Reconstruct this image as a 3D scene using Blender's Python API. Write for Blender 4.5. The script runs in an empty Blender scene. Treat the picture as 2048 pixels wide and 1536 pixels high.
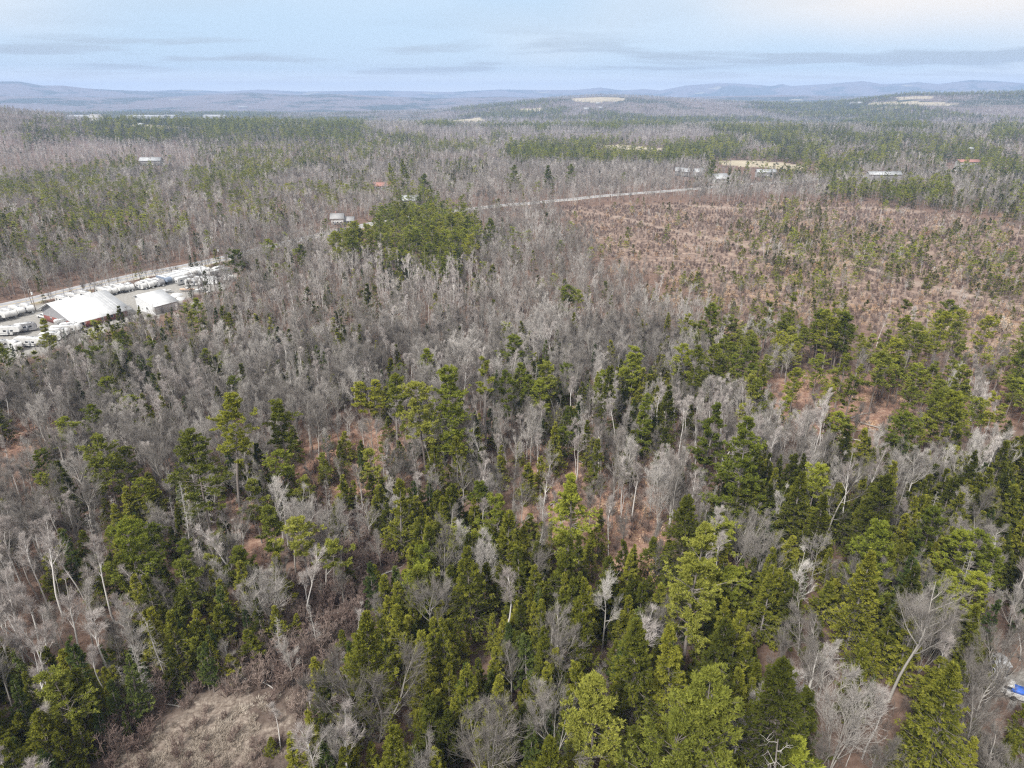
import bpy, math, random
import numpy as np
from math import radians, sin, cos, tan, atan2, pi
random.seed(7)
rng = np.random.default_rng(11)
scene = bpy.context.scene
C = scene.collection

# ------------------------------------------------------------------ camera
HAZE = 1.3e-4
CAM_H, PITCH, FPX = 80.0, radians(22.9), 1367.0
cam_d = bpy.data.cameras.new('camera'); cam = bpy.data.objects.new('camera', cam_d); C.objects.link(cam)
cam.location = (0, 0, CAM_H); cam.rotation_euler = (pi/2-PITCH, 0, 0)
cam_d.sensor_width = 36.0; cam_d.lens = 36.0*FPX/2048.0
cam_d.clip_start = 0.5; cam_d.clip_end = 120000
scene.camera = cam

# ------------------------------------------------------------------ world, sun, exposure
SUN_EL, SUN_AZ = radians(48), radians(215)      # azimuth clockwise from +Y: behind the camera, on the left
world = bpy.data.worlds.new('World'); scene.world = world; world.use_nodes = True
nt = world.node_tree; nt.nodes.clear()
def N(t, kind, **kw):
    n = t.nodes.new(kind)
    for k, v in kw.items():
        if k.startswith('i_'):
            n.inputs[k[2:].replace('_', ' ')].default_value = v
        else: setattr(n, k, v)
    return n
out = N(nt, 'ShaderNodeOutputWorld'); bg = N(nt, 'ShaderNodeBackground')
sky = N(nt, 'ShaderNodeTexSky', sky_type='NISHITA', sun_disc=False, sun_elevation=SUN_EL, sun_rotation=SUN_AZ,
        altitude=100.0, air_density=1.0, dust_density=0.6, ozone_density=1.2)
bg.inputs['Strength'].default_value = 0.11
tc = N(nt, 'ShaderNodeTexCoord'); sep = N(nt, 'ShaderNodeSeparateXYZ')
nt.links.new(tc.outputs['Generated'], sep.inputs[0])
def vm(t, op, a, b=None):
    n = t.nodes.new('ShaderNodeMath'); n.operation = op
    for i, v in enumerate((a, b)):
        if v is None: continue
        if isinstance(v, (int, float)): n.inputs[i].default_value = v
        else: t.links.new(v, n.inputs[i])
    return n.outputs[0]
def ramp(t, fac, stops, interp='LINEAR'):
    r = t.nodes.new('ShaderNodeValToRGB'); r.color_ramp.interpolation = interp
    el = r.color_ramp.elements
    while len(el) < len(stops): el.new(0.5)
    for e, (p, c) in zip(el, stops):
        e.position = p; e.color = (c[0], c[1], c[2], 1) if hasattr(c, '__len__') else (c, c, c, 1)
    t.links.new(fac, r.inputs[0]); return r.outputs[0]
def mixc(t, fac, a, b, mode='MIX'):
    m = t.nodes.new('ShaderNodeMix'); m.data_type = 'RGBA'; m.blend_type = mode
    for s, v in (('Factor', fac), ('A', a), ('B', b)):
        ins = [i for i in m.inputs if i.name == s and i.type == ('VALUE' if s == 'Factor' else 'RGBA')][0]
        if isinstance(v, (int, float)): ins.default_value = v
        elif isinstance(v, tuple): ins.default_value = (*v, 1)
        else: t.links.new(v, ins)
    return [o for o in m.outputs if o.type == 'RGBA'][0]
# cloud deck seen in perspective: direction / (elevation + c)
den = vm(nt, 'MAXIMUM', vm(nt, 'ADD', sep.outputs['Z'], 0.045), 0.03)
cx = vm(nt, 'DIVIDE', sep.outputs['X'], den); cy = vm(nt, 'DIVIDE', sep.outputs['Y'], den)
cmb = N(nt, 'ShaderNodeCombineXYZ'); nt.links.new(cx, cmb.inputs[0]); nt.links.new(cy, cmb.inputs[1])
n1 = N(nt, 'ShaderNodeTexNoise'); n1.inputs['Scale'].default_value = 0.42; n1.inputs['Detail'].default_value = 7; n1.inputs['Roughness'].default_value = 0.5
n1.inputs['Distortion'].default_value = 0.25
mp = N(nt, 'ShaderNodeMapping'); mp.inputs['Location'].default_value = (3.1, 0.4, 0); mp.inputs['Scale'].default_value = (0.8, 1.0, 1)
nt.links.new(cmb.outputs[0], mp.inputs[0]); nt.links.new(mp.outputs[0], n1.inputs['Vector'])
# broad veils: upper left and the whole right side
veil = N(nt, 'ShaderNodeTexNoise'); veil.inputs['Scale'].default_value = 1.1; veil.inputs['Detail'].default_value = 3
mp2 = N(nt, 'ShaderNodeMapping'); mp2.inputs['Location'].default_value = (0.35, 2.2, 0); mp2.inputs['Scale'].default_value = (1.0, 1.0, 2.4)
nt.links.new(tc.outputs['Generated'], mp2.inputs[0]); nt.links.new(mp2.outputs[0], veil.inputs['Vector'])
side = ramp(nt, vm(nt, 'ABSOLUTE', vm(nt, 'ADD', sep.outputs['X'], 0.08)), [(0.12, 0.0), (0.62, 0.42)])
elev = ramp(nt, sep.outputs['Z'], [(0.05, 0.0), (0.17, 1.0)])
veil_f = vm(nt, 'ADD', vm(nt, 'MULTIPLY', side, elev), vm(nt, 'SUBTRACT', veil.outputs['Fac'], 0.42))
veil_m = ramp(nt, veil_f, [(0.02, 0.05), (0.34, 1.0)], 'EASE')
streak = ramp(nt, n1.outputs['Fac'], [(0.48, 0.0), (0.60, 1.0)], 'EASE')
low = ramp(nt, sep.outputs['Z'], [(0.0, 0.3), (0.012, 0.95), (0.045, 0.9), (0.085, 0.15), (0.2, 0.0)])
streak_m = vm(nt, 'MULTIPLY', streak, low)
skyd = mixc(nt, 1.0, sky.outputs[0], (.55, .58, .62), 'MULTIPLY')
base = mixc(nt, ramp(nt, sep.outputs['Z'], [(0.0, 0.80), (0.06, .86), (0.30, 0.78)]), skyd, (2.7, 3.65, 4.6))
c1 = mixc(nt, veil_m, base, (4.75, 4.5, 4.2))
c2 = mixc(nt, streak_m, c1, (2.25, 2.65, 3.0))
c2 = mixc(nt, ramp(nt, sep.outputs['Z'], [(0.0, 1.0), (0.010, .75), (0.030, 0.0)]), c2, (6.6, 6.8, 6.8))
c2 = mixc(nt, ramp(nt, sep.outputs['Z'], [(0.33, 0.0), (0.65, 1.0)]), c2, (6.2, 6.1, 6.0))
nt.links.new(c2, bg.inputs['Color']); nt.links.new(bg.outputs[0], out.inputs['Surface'])
sun_d = bpy.data.lights.new('sun', 'SUN'); sun = bpy.data.objects.new('sun', sun_d); C.objects.link(sun)
sun_d.energy = 3.1; sun_d.angle = radians(8); sun_d.color = (1.0, 0.96, 0.9)
from mathutils import Vector
sdir = Vector((sin(SUN_AZ)*cos(SUN_EL), cos(SUN_AZ)*cos(SUN_EL), sin(SUN_EL)))
sun.rotation_euler = sdir.to_track_quat('Z', 'Y').to_euler(); sun.location = (0, 0, 200)
vs = scene.view_settings; scene.display_settings.display_device = 'sRGB'
vs.view_transform = 'Standard'; vs.look = 'None'; vs.gamma = 1.0; vs.use_curve_mapping = False; vs.exposure = 1.0
scene.render.engine = 'CYCLES'
cy_ = scene.cycles
cy_.max_bounces = 4; cy_.diffuse_bounces = 3; cy_.glossy_bounces = 2; cy_.transmission_bounces = 2; cy_.volume_bounces = 0
cy_.use_denoising = False
cy_.use_adaptive_sampling = False
cy_.pixel_filter_type = 'BLACKMAN_HARRIS'; cy_.filter_width = 1.3
cy_.sample_clamp_indirect = 2.5

# ------------------------------------------------------------------ pixel -> ground
def ray(px, py):
    u = (px-1024)/FPX; v = (768-py)/FPX
    return u, cos(PITCH)+v*sin(PITCH), -sin(PITCH)+v*cos(PITCH)
def at(px, py, z=0.0):
    x, y, dz = ray(px, py); t = (z-CAM_H)/dz
    return np.array((x*t, y*t))
def project(x, y, z):
    dz = z-CAM_H
    depth = y*cos(PITCH) - dz*sin(PITCH)
    up = y*sin(PITCH) + dz*cos(PITCH)
    depth = np.where(np.abs(depth) < 1e-3, 1e-3, depth)
    return 1024+FPX*x/depth, 768-FPX*up/depth, depth

# ------------------------------------------------------------------ value noise (numpy)
def hash2(ix, iy, s):
    h = (ix*374761393 + iy*668265263 + s*974711) & 0xffffffff
    h = ((h ^ (h >> 13))*1274126177) & 0xffffffff
    return ((h ^ (h >> 16)) & 0xffff)/65535.0
def vnoise(x, y, scale, s=0, octs=3):
    out_ = 0; amp = 1; tot = 0
    x = np.asarray(x, float)/scale; y = np.asarray(y, float)/scale
    for o in range(octs):
        ix = np.floor(x).astype(np.int64); iy = np.floor(y).astype(np.int64)
        fx = x-ix; fy = y-iy; fx = fx*fx*(3-2*fx); fy = fy*fy*(3-2*fy)
        a = hash2(ix, iy, s+o)*(1-fx)+hash2(ix+1, iy, s+o)*fx
        b = hash2(ix, iy+1, s+o)*(1-fx)+hash2(ix+1, iy+1, s+o)*fx
        out_ = out_+amp*(a*(1-fy)+b*fy); tot += amp; amp *= 0.5; x = x*2.03+17.3; y = y*2.03+5.1
    return out_/tot

# ------------------------------------------------------------------ terrain heights
def prof(pts, dist):                                   # skyline seen in the photo -> height at that distance
    xs = np.array([p[0] for p in pts], float); ys = np.array([p[1] for p in pts], float)
    az = np.arctan2((xs-1024)/FPX, cos(PITCH)+0.422*sin(PITCH))
    hs = []
    for px, py in pts:
        x, y, dz = ray(px, py); hs.append(CAM_H+dist*dz/math.hypot(x, y))
    return az, np.array(hs)
LAYERS = []
def layer(dist, front, back, pts, rough, s): LAYERS.append((dist, front, back, *prof(pts, dist), rough, s))
layer(1700, 500, 700, [(-900, 200), (-300, 222), (0, 226), (90, 236), (180, 246), (300, 250), (500, 252), (700, 255), (1000, 262), (1400, 262), (2048, 262), (2900, 262)], 0.06, 1)
layer(4000, 1500, 1100, [(-900, 230), (0, 231), (650, 230), (850, 224), (950, 214), (1050, 204), (1120, 196), (1200, 192), (1280, 194), (1340, 198), (1420, 203), (1500, 207), (1600, 210), (1700, 204),
      (1760, 196), (1830, 190), (1900, 190), (2048, 187), (2200, 184), (2900, 190)], 0.05, 2)
layer(7800, 1800, 1500, [(-900, 190), (0, 192), (200, 194), (350, 193), (500, 186), (600, 190), (660, 188), (720, 190), (860, 197), (1000, 193), (1100, 196), (1250, 200), (1400, 193), (1560, 190), (1700, 192), (1900, 193), (2048, 190), (2900, 190)], 0.10, 3)
layer(10200, 1700, 1500, [(-900, 160), (-200, 158), (0, 163), (45, 163), (90, 171), (130, 171), (180, 177), (300, 184), (420, 187), (500, 184), (560, 189), (900, 196), (2900, 200)], 0.08, 4)
layer(13000, 1500, 1500, [(-900, 190), (100, 190), (240, 180), (300, 182), (375, 179), (450, 183), (520, 179), (600, 183), (760, 181), (900, 184), (1000, 179), (1090, 180), (1150, 180), (1200, 175), (1245, 181), (1290, 178),
      (1320, 181), (1370, 171), (1440, 166), (1490, 168), (1540, 172), (1560, 168), (1580, 172), (1650, 168), (1720, 162), (1760, 168), (1800, 167), (1830, 164), (1870, 168), (1935, 160), (2000, 163), (2048, 167), (2300, 168), (2900, 170)], 0.05, 5)
def height(x, y):
    x = np.asarray(x, float); y = np.asarray(y, float)
    d = np.hypot(x, y); az = np.arctan2(x, y)
    near = (vnoise(x, y, 60, 50, 3)-0.5)*2.4*np.clip(d/60, 0, 1)
    drop = -12*np.clip((d-650)/900, 0, 1)**1.5 - 35*np.clip((d-1900)/1500, 0, 1) - 20*np.clip((d-4800)/2500, 0, 1)
    h = near+drop+(vnoise(x, y, 500, 9, 3)-0.5)*14*np.clip((d-700)/1500, 0, 1)
    for dist, fr, bk, azs, hs, rough, s in LAYERS:
        H = np.interp(az, azs, hs)
        b = np.where(d < dist, np.exp(-((d-dist)/fr)**2*1.3), np.exp(-((d-dist)/bk)**2*1.3))
        base_ = drop
        L = base_+(H-base_)*b*(1-rough*(1-b)*4*(vnoise(x, y, dist*0.05, s*7, 4)-0.2))
        h = np.where(b > 0.002, np.maximum(h, L), h)
    return h
def hz(x, y): return float(height(np.array([x]), np.array([y]))[0])

# ------------------------------------------------------------------ mesh helpers
class Geo:
    """collects vertices, quads / tris, material index and a tint per face"""
    def __init__(s): s.v = []; s.f = []; s.n = 0
    def add(s, V, F, mi=0, tint=None):
        V = np.asarray(V, float).reshape(-1, 3); F = np.asarray(F, int)
        if tint is None: tint = np.full(len(F), 0.5)
        s.v.append(V); s.f.append((F+s.n, mi, np.broadcast_to(tint, (len(F),)))); s.n += len(V)
    def merge(s, o, mi=None):
        for F, m, t in o.f: s.f.append((F+s.n, m if mi is None else mi, t))
        s.v += o.v; s.n += o.n
    def mesh(s, name, mats, smooth=False):
        V = np.concatenate(s.v); me = bpy.data.meshes.new(name)
        me.vertices.add(len(V)); me.vertices.foreach_set('co', V.ravel())
        loops = np.concatenate([F.ravel() for F, _, _ in s.f])
        cnt = np.concatenate([np.full(len(F), F.shape[1]) for F, _, _ in s.f])
        start = np.concatenate([[0], np.cumsum(cnt)[:-1]])
        me.loops.add(len(loops)); me.loops.foreach_set('vertex_index', loops.astype(np.int32))
        me.polygons.add(len(cnt)); me.polygons.foreach_set('loop_start', start.astype(np.int32)); me.polygons.foreach_set('loop_total', cnt.astype(np.int32))
        me.polygons.foreach_set('material_index', np.concatenate([np.full(len(F), m) for F, m, _ in s.f]).astype(np.int32))
        if smooth: me.polygons.foreach_set('use_smooth', np.ones(len(cnt), bool))
        me.update(calc_edges=True)
        a = me.attributes.new('tint', 'FLOAT', 'FACE'); a.data.foreach_set('value', np.concatenate([t for _, _, t in s.f]).astype(np.float32))
        for m in (mats if isinstance(mats, (list, tuple)) else [mats]): me.materials.append(m)
        return me
def unit(v): return v/np.maximum(np.linalg.norm(v, axis=-1, keepdims=True), 1e-9)
def grow(starts, dirs, lens, k, wob, up=0.0):
    """n curves of k segments -> (n,k+1,3)"""
    p = starts.copy(); d = unit(dirs); P = [p]
    step = (np.asarray(lens)/k)[:, None]
    for i in range(k):
        d = unit(d+rng.normal(0, wob, d.shape)+np.array([0, 0, up])); p = p+d*step; P.append(p)
    return np.stack(P, 1)
def along(cur, t):
    """point and tangent at t (0..1), one per curve"""
    k = cur.shape[1]-1; f = np.clip(t*k, 0, k-1e-4); i = f.astype(int); fr = (f-i)[:, None]; r = np.arange(len(cur))
    a = cur[r, i]; b = cur[r, i+1]
    return a+(b-a)*fr, unit(b-a)
def sprout(cur, m, t0, t1, ang, ang_j=0.15):
    """m children on each curve -> index of parent, t, starts, directions"""
    idx = np.repeat(np.arange(len(cur)), m); t = rng.uniform(t0, t1, len(idx))
    p, tg = along(cur[idx], t)
    r = unit(np.cross(tg, rng.normal(0, 1, tg.shape)))
    a = ang+rng.normal(0, ang_j, (len(idx), 1))
    return idx, t, p, tg*np.cos(a)+r*np.sin(a)
def tubes(geo, cur, r0, r1, sides=3, mi=0, tint=0.5):
    """tapered tubes round every curve"""
    n, k1, _ = cur.shape
    tg = np.empty_like(cur); tg[:, 1:-1] = cur[:, 2:]-cur[:, :-2]; tg[:, 0] = cur[:, 1]-cur[:, 0]; tg[:, -1] = cur[:, -1]-cur[:, -2]; tg = unit(tg)
    ref = np.where(np.abs(tg[:, :1, 2:]) > 0.9, np.array([1., 0, 0]), np.array([0, 0, 1.]))
    a = unit(np.cross(tg, np.broadcast_to(ref, tg.shape))); b = np.cross(tg, a)
    w = np.linspace(0, 1, k1)[None, :]
    R = (np.asarray(r0).reshape(-1, 1)*(1-w)+np.asarray(r1).reshape(-1, 1)*w)
    th = np.arange(sides)*2*pi/sides
    ring = cur[:, :, None]+R[:, :, None, None]*(a[:, :, None]*np.cos(th)[None, None, :, None]+b[:, :, None]*np.sin(th)[None, None, :, None])
    base_ = (np.arange(n)[:, None, None]*k1+np.arange(k1-1)[None, :, None])*sides+np.arange(sides)[None, None, :]
    nx = (np.arange(n)[:, None, None]*k1+np.arange(k1-1)[None, :, None])*sides+(np.arange(sides)+1)[None, None, :] % sides
    F = np.stack([base_, nx, nx+sides, base_+sides], -1).reshape(-1, 4)
    geo.add(ring.reshape(-1, 3), F, mi, tint)
def blades(geo, p, d, L, W, mi=0, tint=0.5, up=None, kite=0.45):
    """one kite shaped leaf spray per row: p root, d direction"""
    n = len(p); d = unit(d)
    side_ = np.cross(d, rng.normal(0, 1, d.shape) if up is None else unit(np.broadcast_to(up, d.shape)+rng.normal(0, 0.45, d.shape)))
    side_ = unit(side_); L = np.asarray(L).reshape(-1, 1); W = np.asarray(W).reshape(-1, 1)
    m = p+d*L*kite
    V = np.stack([p, m+side_*W/2, p+d*L, m-side_*W/2], 1)
    F = np.arange(n)[:, None]*4+np.arange(4)[None]
    geo.add(V.reshape(-1, 3), F, mi, tint)

# ------------------------------------------------------------------ materials
def principled(name, col, rough=0.8, metal=0.0):
    m = bpy.data.materials.new(name); m.use_nodes = True
    b = m.node_tree.nodes['Principled BSDF']; b.inputs['Base Color'].default_value = (*col, 1); b.inputs['Roughness'].default_value = rough
    b.inputs['Metallic'].default_value = metal; b.inputs['Specular IOR Level'].default_value = 0.3
    return m
def noisy(name, a, b_, scale, rough=0.85, detail=4, metal=0.0):
    m = principled(name, a, rough, metal); t = m.node_tree; p = t.nodes['Principled BSDF']
    tc_ = N(t, 'ShaderNodeTexCoord'); n = N(t, 'ShaderNodeTexNoise'); n.inputs['Scale'].default_value = scale; n.inputs['Detail'].default_value = detail
    t.links.new(tc_.outputs['Object'], n.inputs['Vector'])
    t.links.new(mixc(t, ramp(t, n.outputs['Fac'], [(0.35, 0.0), (0.65, 1.0)]), a, b_), p.inputs['Base Color']); return m
def foliage(name, dark, mid, light, trans=0.28):
    """needles: colour varies from clump to clump (tint) and from tree to tree"""
    m = bpy.data.materials.new(name); m.use_nodes = True; t = m.node_tree; t.nodes.clear()
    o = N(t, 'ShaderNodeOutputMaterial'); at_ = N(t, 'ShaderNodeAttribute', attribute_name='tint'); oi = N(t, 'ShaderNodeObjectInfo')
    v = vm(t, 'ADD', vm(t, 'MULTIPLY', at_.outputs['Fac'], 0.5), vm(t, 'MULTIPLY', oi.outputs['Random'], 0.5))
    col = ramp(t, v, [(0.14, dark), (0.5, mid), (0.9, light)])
    d = N(t, 'ShaderNodeBsdfDiffuse'); tr = N(t, 'ShaderNodeBsdfTranslucent'); mx = N(t, 'ShaderNodeMixShader'); mx.inputs[0].default_value = trans
    t.links.new(col, d.inputs['Color']); t.links.new(col, tr.inputs['Color'])
    t.links.new(d.outputs[0], mx.inputs[1]); t.links.new(tr.outputs[0], mx.inputs[2]); t.links.new(mx.outputs[0], o.inputs['Surface']); return m
def bark(name, a, b_, c):
    m = bpy.data.materials.new(name); m.use_nodes = True; t = m.node_tree; t.nodes.clear()
    o = N(t, 'ShaderNodeOutputMaterial'); oi = N(t, 'ShaderNodeObjectInfo'); at_ = N(t, 'ShaderNodeAttribute', attribute_name='tint')
    n = N(t, 'ShaderNodeTexNoise'); n.inputs['Scale'].default_value = .035; n.inputs['Detail'].default_value = 4; n.inputs['Roughness'].default_value = .65
    t.links.new(oi.outputs['Location'], n.inputs['Vector']); stand = ramp(t, n.outputs['Fac'], [(.36, 0.0), (.64, 1.0)])
    v = vm(t, 'ADD', vm(t, 'ADD', vm(t, 'MULTIPLY', at_.outputs['Fac'], 0.15), vm(t, 'MULTIPLY', oi.outputs['Random'], 0.42)), vm(t, 'MULTIPLY', stand, 0.43))
    col = ramp(t, v, [(0.1, a), (0.5, b_), (0.9, c)]); d = N(t, 'ShaderNodeBsdfDiffuse')
    t.links.new(col, d.inputs['Color']); t.links.new(d.outputs[0], o.inputs['Surface']); return m
M = {}
M['pine_bark'] = bark('pine_bark', (.13, .11, .10), (.20, .175, .16), (.28, .26, .25))
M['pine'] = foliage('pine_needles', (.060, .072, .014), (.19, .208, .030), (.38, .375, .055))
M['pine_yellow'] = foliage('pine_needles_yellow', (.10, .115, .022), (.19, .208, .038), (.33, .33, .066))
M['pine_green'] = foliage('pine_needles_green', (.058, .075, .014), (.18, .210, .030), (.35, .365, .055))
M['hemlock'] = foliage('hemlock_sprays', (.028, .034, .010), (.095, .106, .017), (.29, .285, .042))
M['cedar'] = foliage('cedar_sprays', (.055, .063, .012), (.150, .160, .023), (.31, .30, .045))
M['fir'] = foliage('fir_needles', (.026, .042, .014), (.068, .094, .025), (.14, .165, .042))
M['bare'] = bark('grey_bark', (.14, .128, .115), (.28, .262, .24), (.52, .50, .47))
M['twig'] = bark('twig_bark', (.11, .098, .088), (.24, .220, .200), (.60, .57, .54))
M['birch'] = bark('pale_bark', (.34, .32, .30), (.50, .48, .46), (.68, .66, .64))
M['birch_twig'] = bark('pale_twigs', (.24, .21, .19), (.40, .36, .34), (.62, .58, .55))
M['pink_twig'] = bark('reddish_twigs', (.075, .060, .052), (.150, .125, .110), (.30, .262, .24))
M['dead'] = bark('weathered_wood', (.24, .225, .20), (.36, .34, .32), (.50, .48, .45))
M['beech'] = foliage('dry_beech_leaves', (.28, .16, .09), (.46, .31, .19), (.64, .50, .34), 0.2)
M['tussock'] = bark('dry_sedge', (.22, .18, .145), (.35, .30, .25), (.50, .445, .38))
M['brush'] = bark('brushwood', (.11, .078, .068), (.205, .152, .132), (.36, .29, .25))

# ------------------------------------------------------------------ tree builders: return (trunk Geo, crown Geo)
def g_pine(h=25, spread=4.6, clear=0.42, dens=1.0, lod=0, lean=0.02, power=0.48, leaf=1.0):
    tr, cr = Geo(), Geo()
    spine = grow(np.zeros((1, 3)), np.array([[rng.normal(0, lean), rng.normal(0, lean), 1.]]), [h], 10, 0.03, 0.15)
    spine[0, :, 0] += np.linspace(0, 1, 11)*0; r = 0.0125*h
    tubes(tr, spine, [r], [0.03], 6 if lod == 0 else 4, 0, 0.4)
    z = []
    zz = clear
    while zz < 0.985:
        z.append(zz); zz += (rng.uniform(0.8, 1.35) if lod == 0 else 1.3)/h
    z = np.array(z); nb = 6 if lod == 0 else 4
    t = np.repeat(z, nb)+rng.normal(0, 0.004, len(z)*nb)
    t = np.clip(t, 0, 0.995); n = len(t)
    rel = (t-clear)/(1-clear)
    L = spread*np.clip((1-rel)**power*(0.62+0.45*np.minimum(rel*3, 1)), 0.10, None)*np.repeat(rng.uniform(0.68, 1.18, len(z)), nb)*rng.uniform(0.72, 1.12, n)
    lump = 1+0.35*np.sin(t*h*1.1+rng.uniform(0, 6))
    L = np.maximum(L*lump, 0.5)
    keep = rng.random(n) < dens*(0.65+0.35*rel); t, L, rel = t[keep], L[keep], rel[keep]; n = len(t)
    p, tg = along(np.repeat(spine, n, 0), t); a = rng.uniform(0, 2*pi, n)
    d = np.stack([np.cos(a), np.sin(a), 0.12+0.75*rel**2+rng.normal(0, .1, n)], 1)
    B = grow(p, d, L, 4, 0.05, 0.05)
    tubes(tr if False else cr, B, 0.02+0.014*L, 0.015, 3, 0, 0.4)
    if lod == 0:
        # short dead stubs on the clear stem
        m = int(14*clear/0.4); ts = rng.uniform(min(.1, clear*.5), clear, m); ps, _ = along(np.repeat(spine, m, 0), ts); aa = rng.uniform(0, 2*pi, m)
        tubes(tr, grow(ps, np.stack([np.cos(aa), np.sin(aa), rng.normal(-.05, .15, m)], 1), rng.uniform(.5, 2.0, m), 2, .1), [0.03]*m, [0.012]*m, 3, 0, 0.6)
        idx, tt, q, dd = sprout(B, 6, 0.25, 1.0, 0.75); dd[:, 2] = dd[:, 2]*0.35+0.1
        S = grow(q, dd, 0.30*L[idx]*(1.15-tt*0.5)+0.15, 2, 0.1, 0.06)
        tubes(cr, S, 0.015, 0.008, 3, 0, 0.4)
        allc = [(S, 6), (B, 6)]
        nq = 7
    else:
        allc = [(B, 6 if lod == 1 else 4)]; nq = 5 if lod == 1 else 3
    sc = (1, 2.0, 3.4)[lod]
    for cur, m in allc:
        idx = np.repeat(np.arange(len(cur)), m); tt = rng.uniform(0.35, 1.03, len(idx))
        q, tg = along(cur[idx], np.minimum(tt, .999)); q = q+rng.normal(0, 0.13*sc, q.shape)*np.array([1, 1, .25])
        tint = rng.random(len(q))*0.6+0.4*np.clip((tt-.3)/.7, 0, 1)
        k = np.repeat(np.arange(len(q)), nq)
        dd = unit(tg[k]*0.8+rng.normal(0, 0.75, (len(k), 3))*np.array([1, 1, .55])+np.array([0, 0, 0.30]))
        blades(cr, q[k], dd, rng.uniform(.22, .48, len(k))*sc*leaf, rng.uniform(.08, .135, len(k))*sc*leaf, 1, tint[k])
    return tr, cr
def g_conifer(h=16, spread=2.9, low=0.06, power=0.8, dens=1.0, droop=-0.25, lod=0, sparse=0.0, multi=1):
    """hemlock / cedar / fir: conical, branches nearly to the ground"""
    tr, cr = Geo(), Geo()
    for s_ in range(multi):
        hh = h*(1 if s_ == 0 else rng.uniform(.6, .85)); o = np.array([[0, 0, 0.]]) if s_ == 0 else np.array([[*rng.normal(0, spread*.35, 2), 0]])
        spine = grow(o, np.array([[rng.normal(0, .02), rng.normal(0, .02), 1.]]), [hh], 6, 0.02, 0.1)
        tubes(tr, spine, [0.011*hh+.03], [0.02], 5 if lod == 0 else 3, 0, 0.4)
        n = int((90, 34, 16)[lod]*dens*(hh/14)**.7)
        t = low+(0.99-low)*rng.random(n)**1.0; rel = (t-low)/(1-low)
        L = spread*(1-rel)**power*(0.75+.25*np.minimum(rel*6, 1))*rng.uniform(.55, 1.18, n)+0.22
        p, _ = along(np.repeat(spine, n, 0), t); a = rng.uniform(0, 2*pi, n)
        # a few sectors bulge, a few fall short: uneven outline
        L *= 1+0.22*np.sin(a*2+rng.uniform(0, 6))*np.sin(t*9+rng.uniform(0, 6))
        d = np.stack([np.cos(a), np.sin(a), 0.25+0.9*rel**2+rng.normal(0, .08, n)], 1)
        B = grow(p, d, L, 3, 0.06, droop*0.5)
        if lod < 2: tubes(cr, B, 0.012+0.008*L, 0.01, 3, 0, 0.4)
        m = (16, 8, 6)[lod]; sc = (1, 1.9, 3.3)[lod]
        idx = np.repeat(np.arange(n), m); tt = np.sqrt(rng.uniform(0.04, 1.0, len(idx)))
        q, tg = along(B[idx], np.minimum(tt, .999))
        sidev = unit(np.cross(tg, np.array([0, 0, 1.])))*rng.choice([-1, 1], len(idx))[:, None]
        off = rng.random(len(idx))*0.32*L[idx]*(1.15-tt)
        q = q+sidev*off[:, None]; q[:, 2] += rng.normal(0, .08, len(q))
        if sparse: 
            kp = rng.random(len(q)) > sparse; q, tg, tt, sidev, idx = q[kp], tg[kp], tt[kp], sidev[kp], idx[kp]
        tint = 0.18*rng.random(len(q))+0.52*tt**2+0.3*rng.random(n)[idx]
        nq = (5, 3, 2)[lod]; k = np.repeat(np.arange(len(q)), nq)
        dd = unit(tg[k]*0.9+sidev[k]*rng.uniform(0, .9, (len(k), 1))+rng.normal(0, .38, (len(k), 3))+np.array([0, 0, droop+.12]))
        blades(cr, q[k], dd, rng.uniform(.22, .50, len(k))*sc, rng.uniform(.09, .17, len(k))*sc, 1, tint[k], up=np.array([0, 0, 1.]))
        # leader tip
        q = np.repeat(spine[:, -1], 14, 0); q[:, 2] -= rng.uniform(0, .9, 14)
        blades(cr, q, np.concatenate([rng.normal(0, .4, (14, 2)), np.ones((14, 1))], 1), [.55]*14, [.13*sc**.5]*14, 1, 0.9)
    return tr, cr
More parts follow.
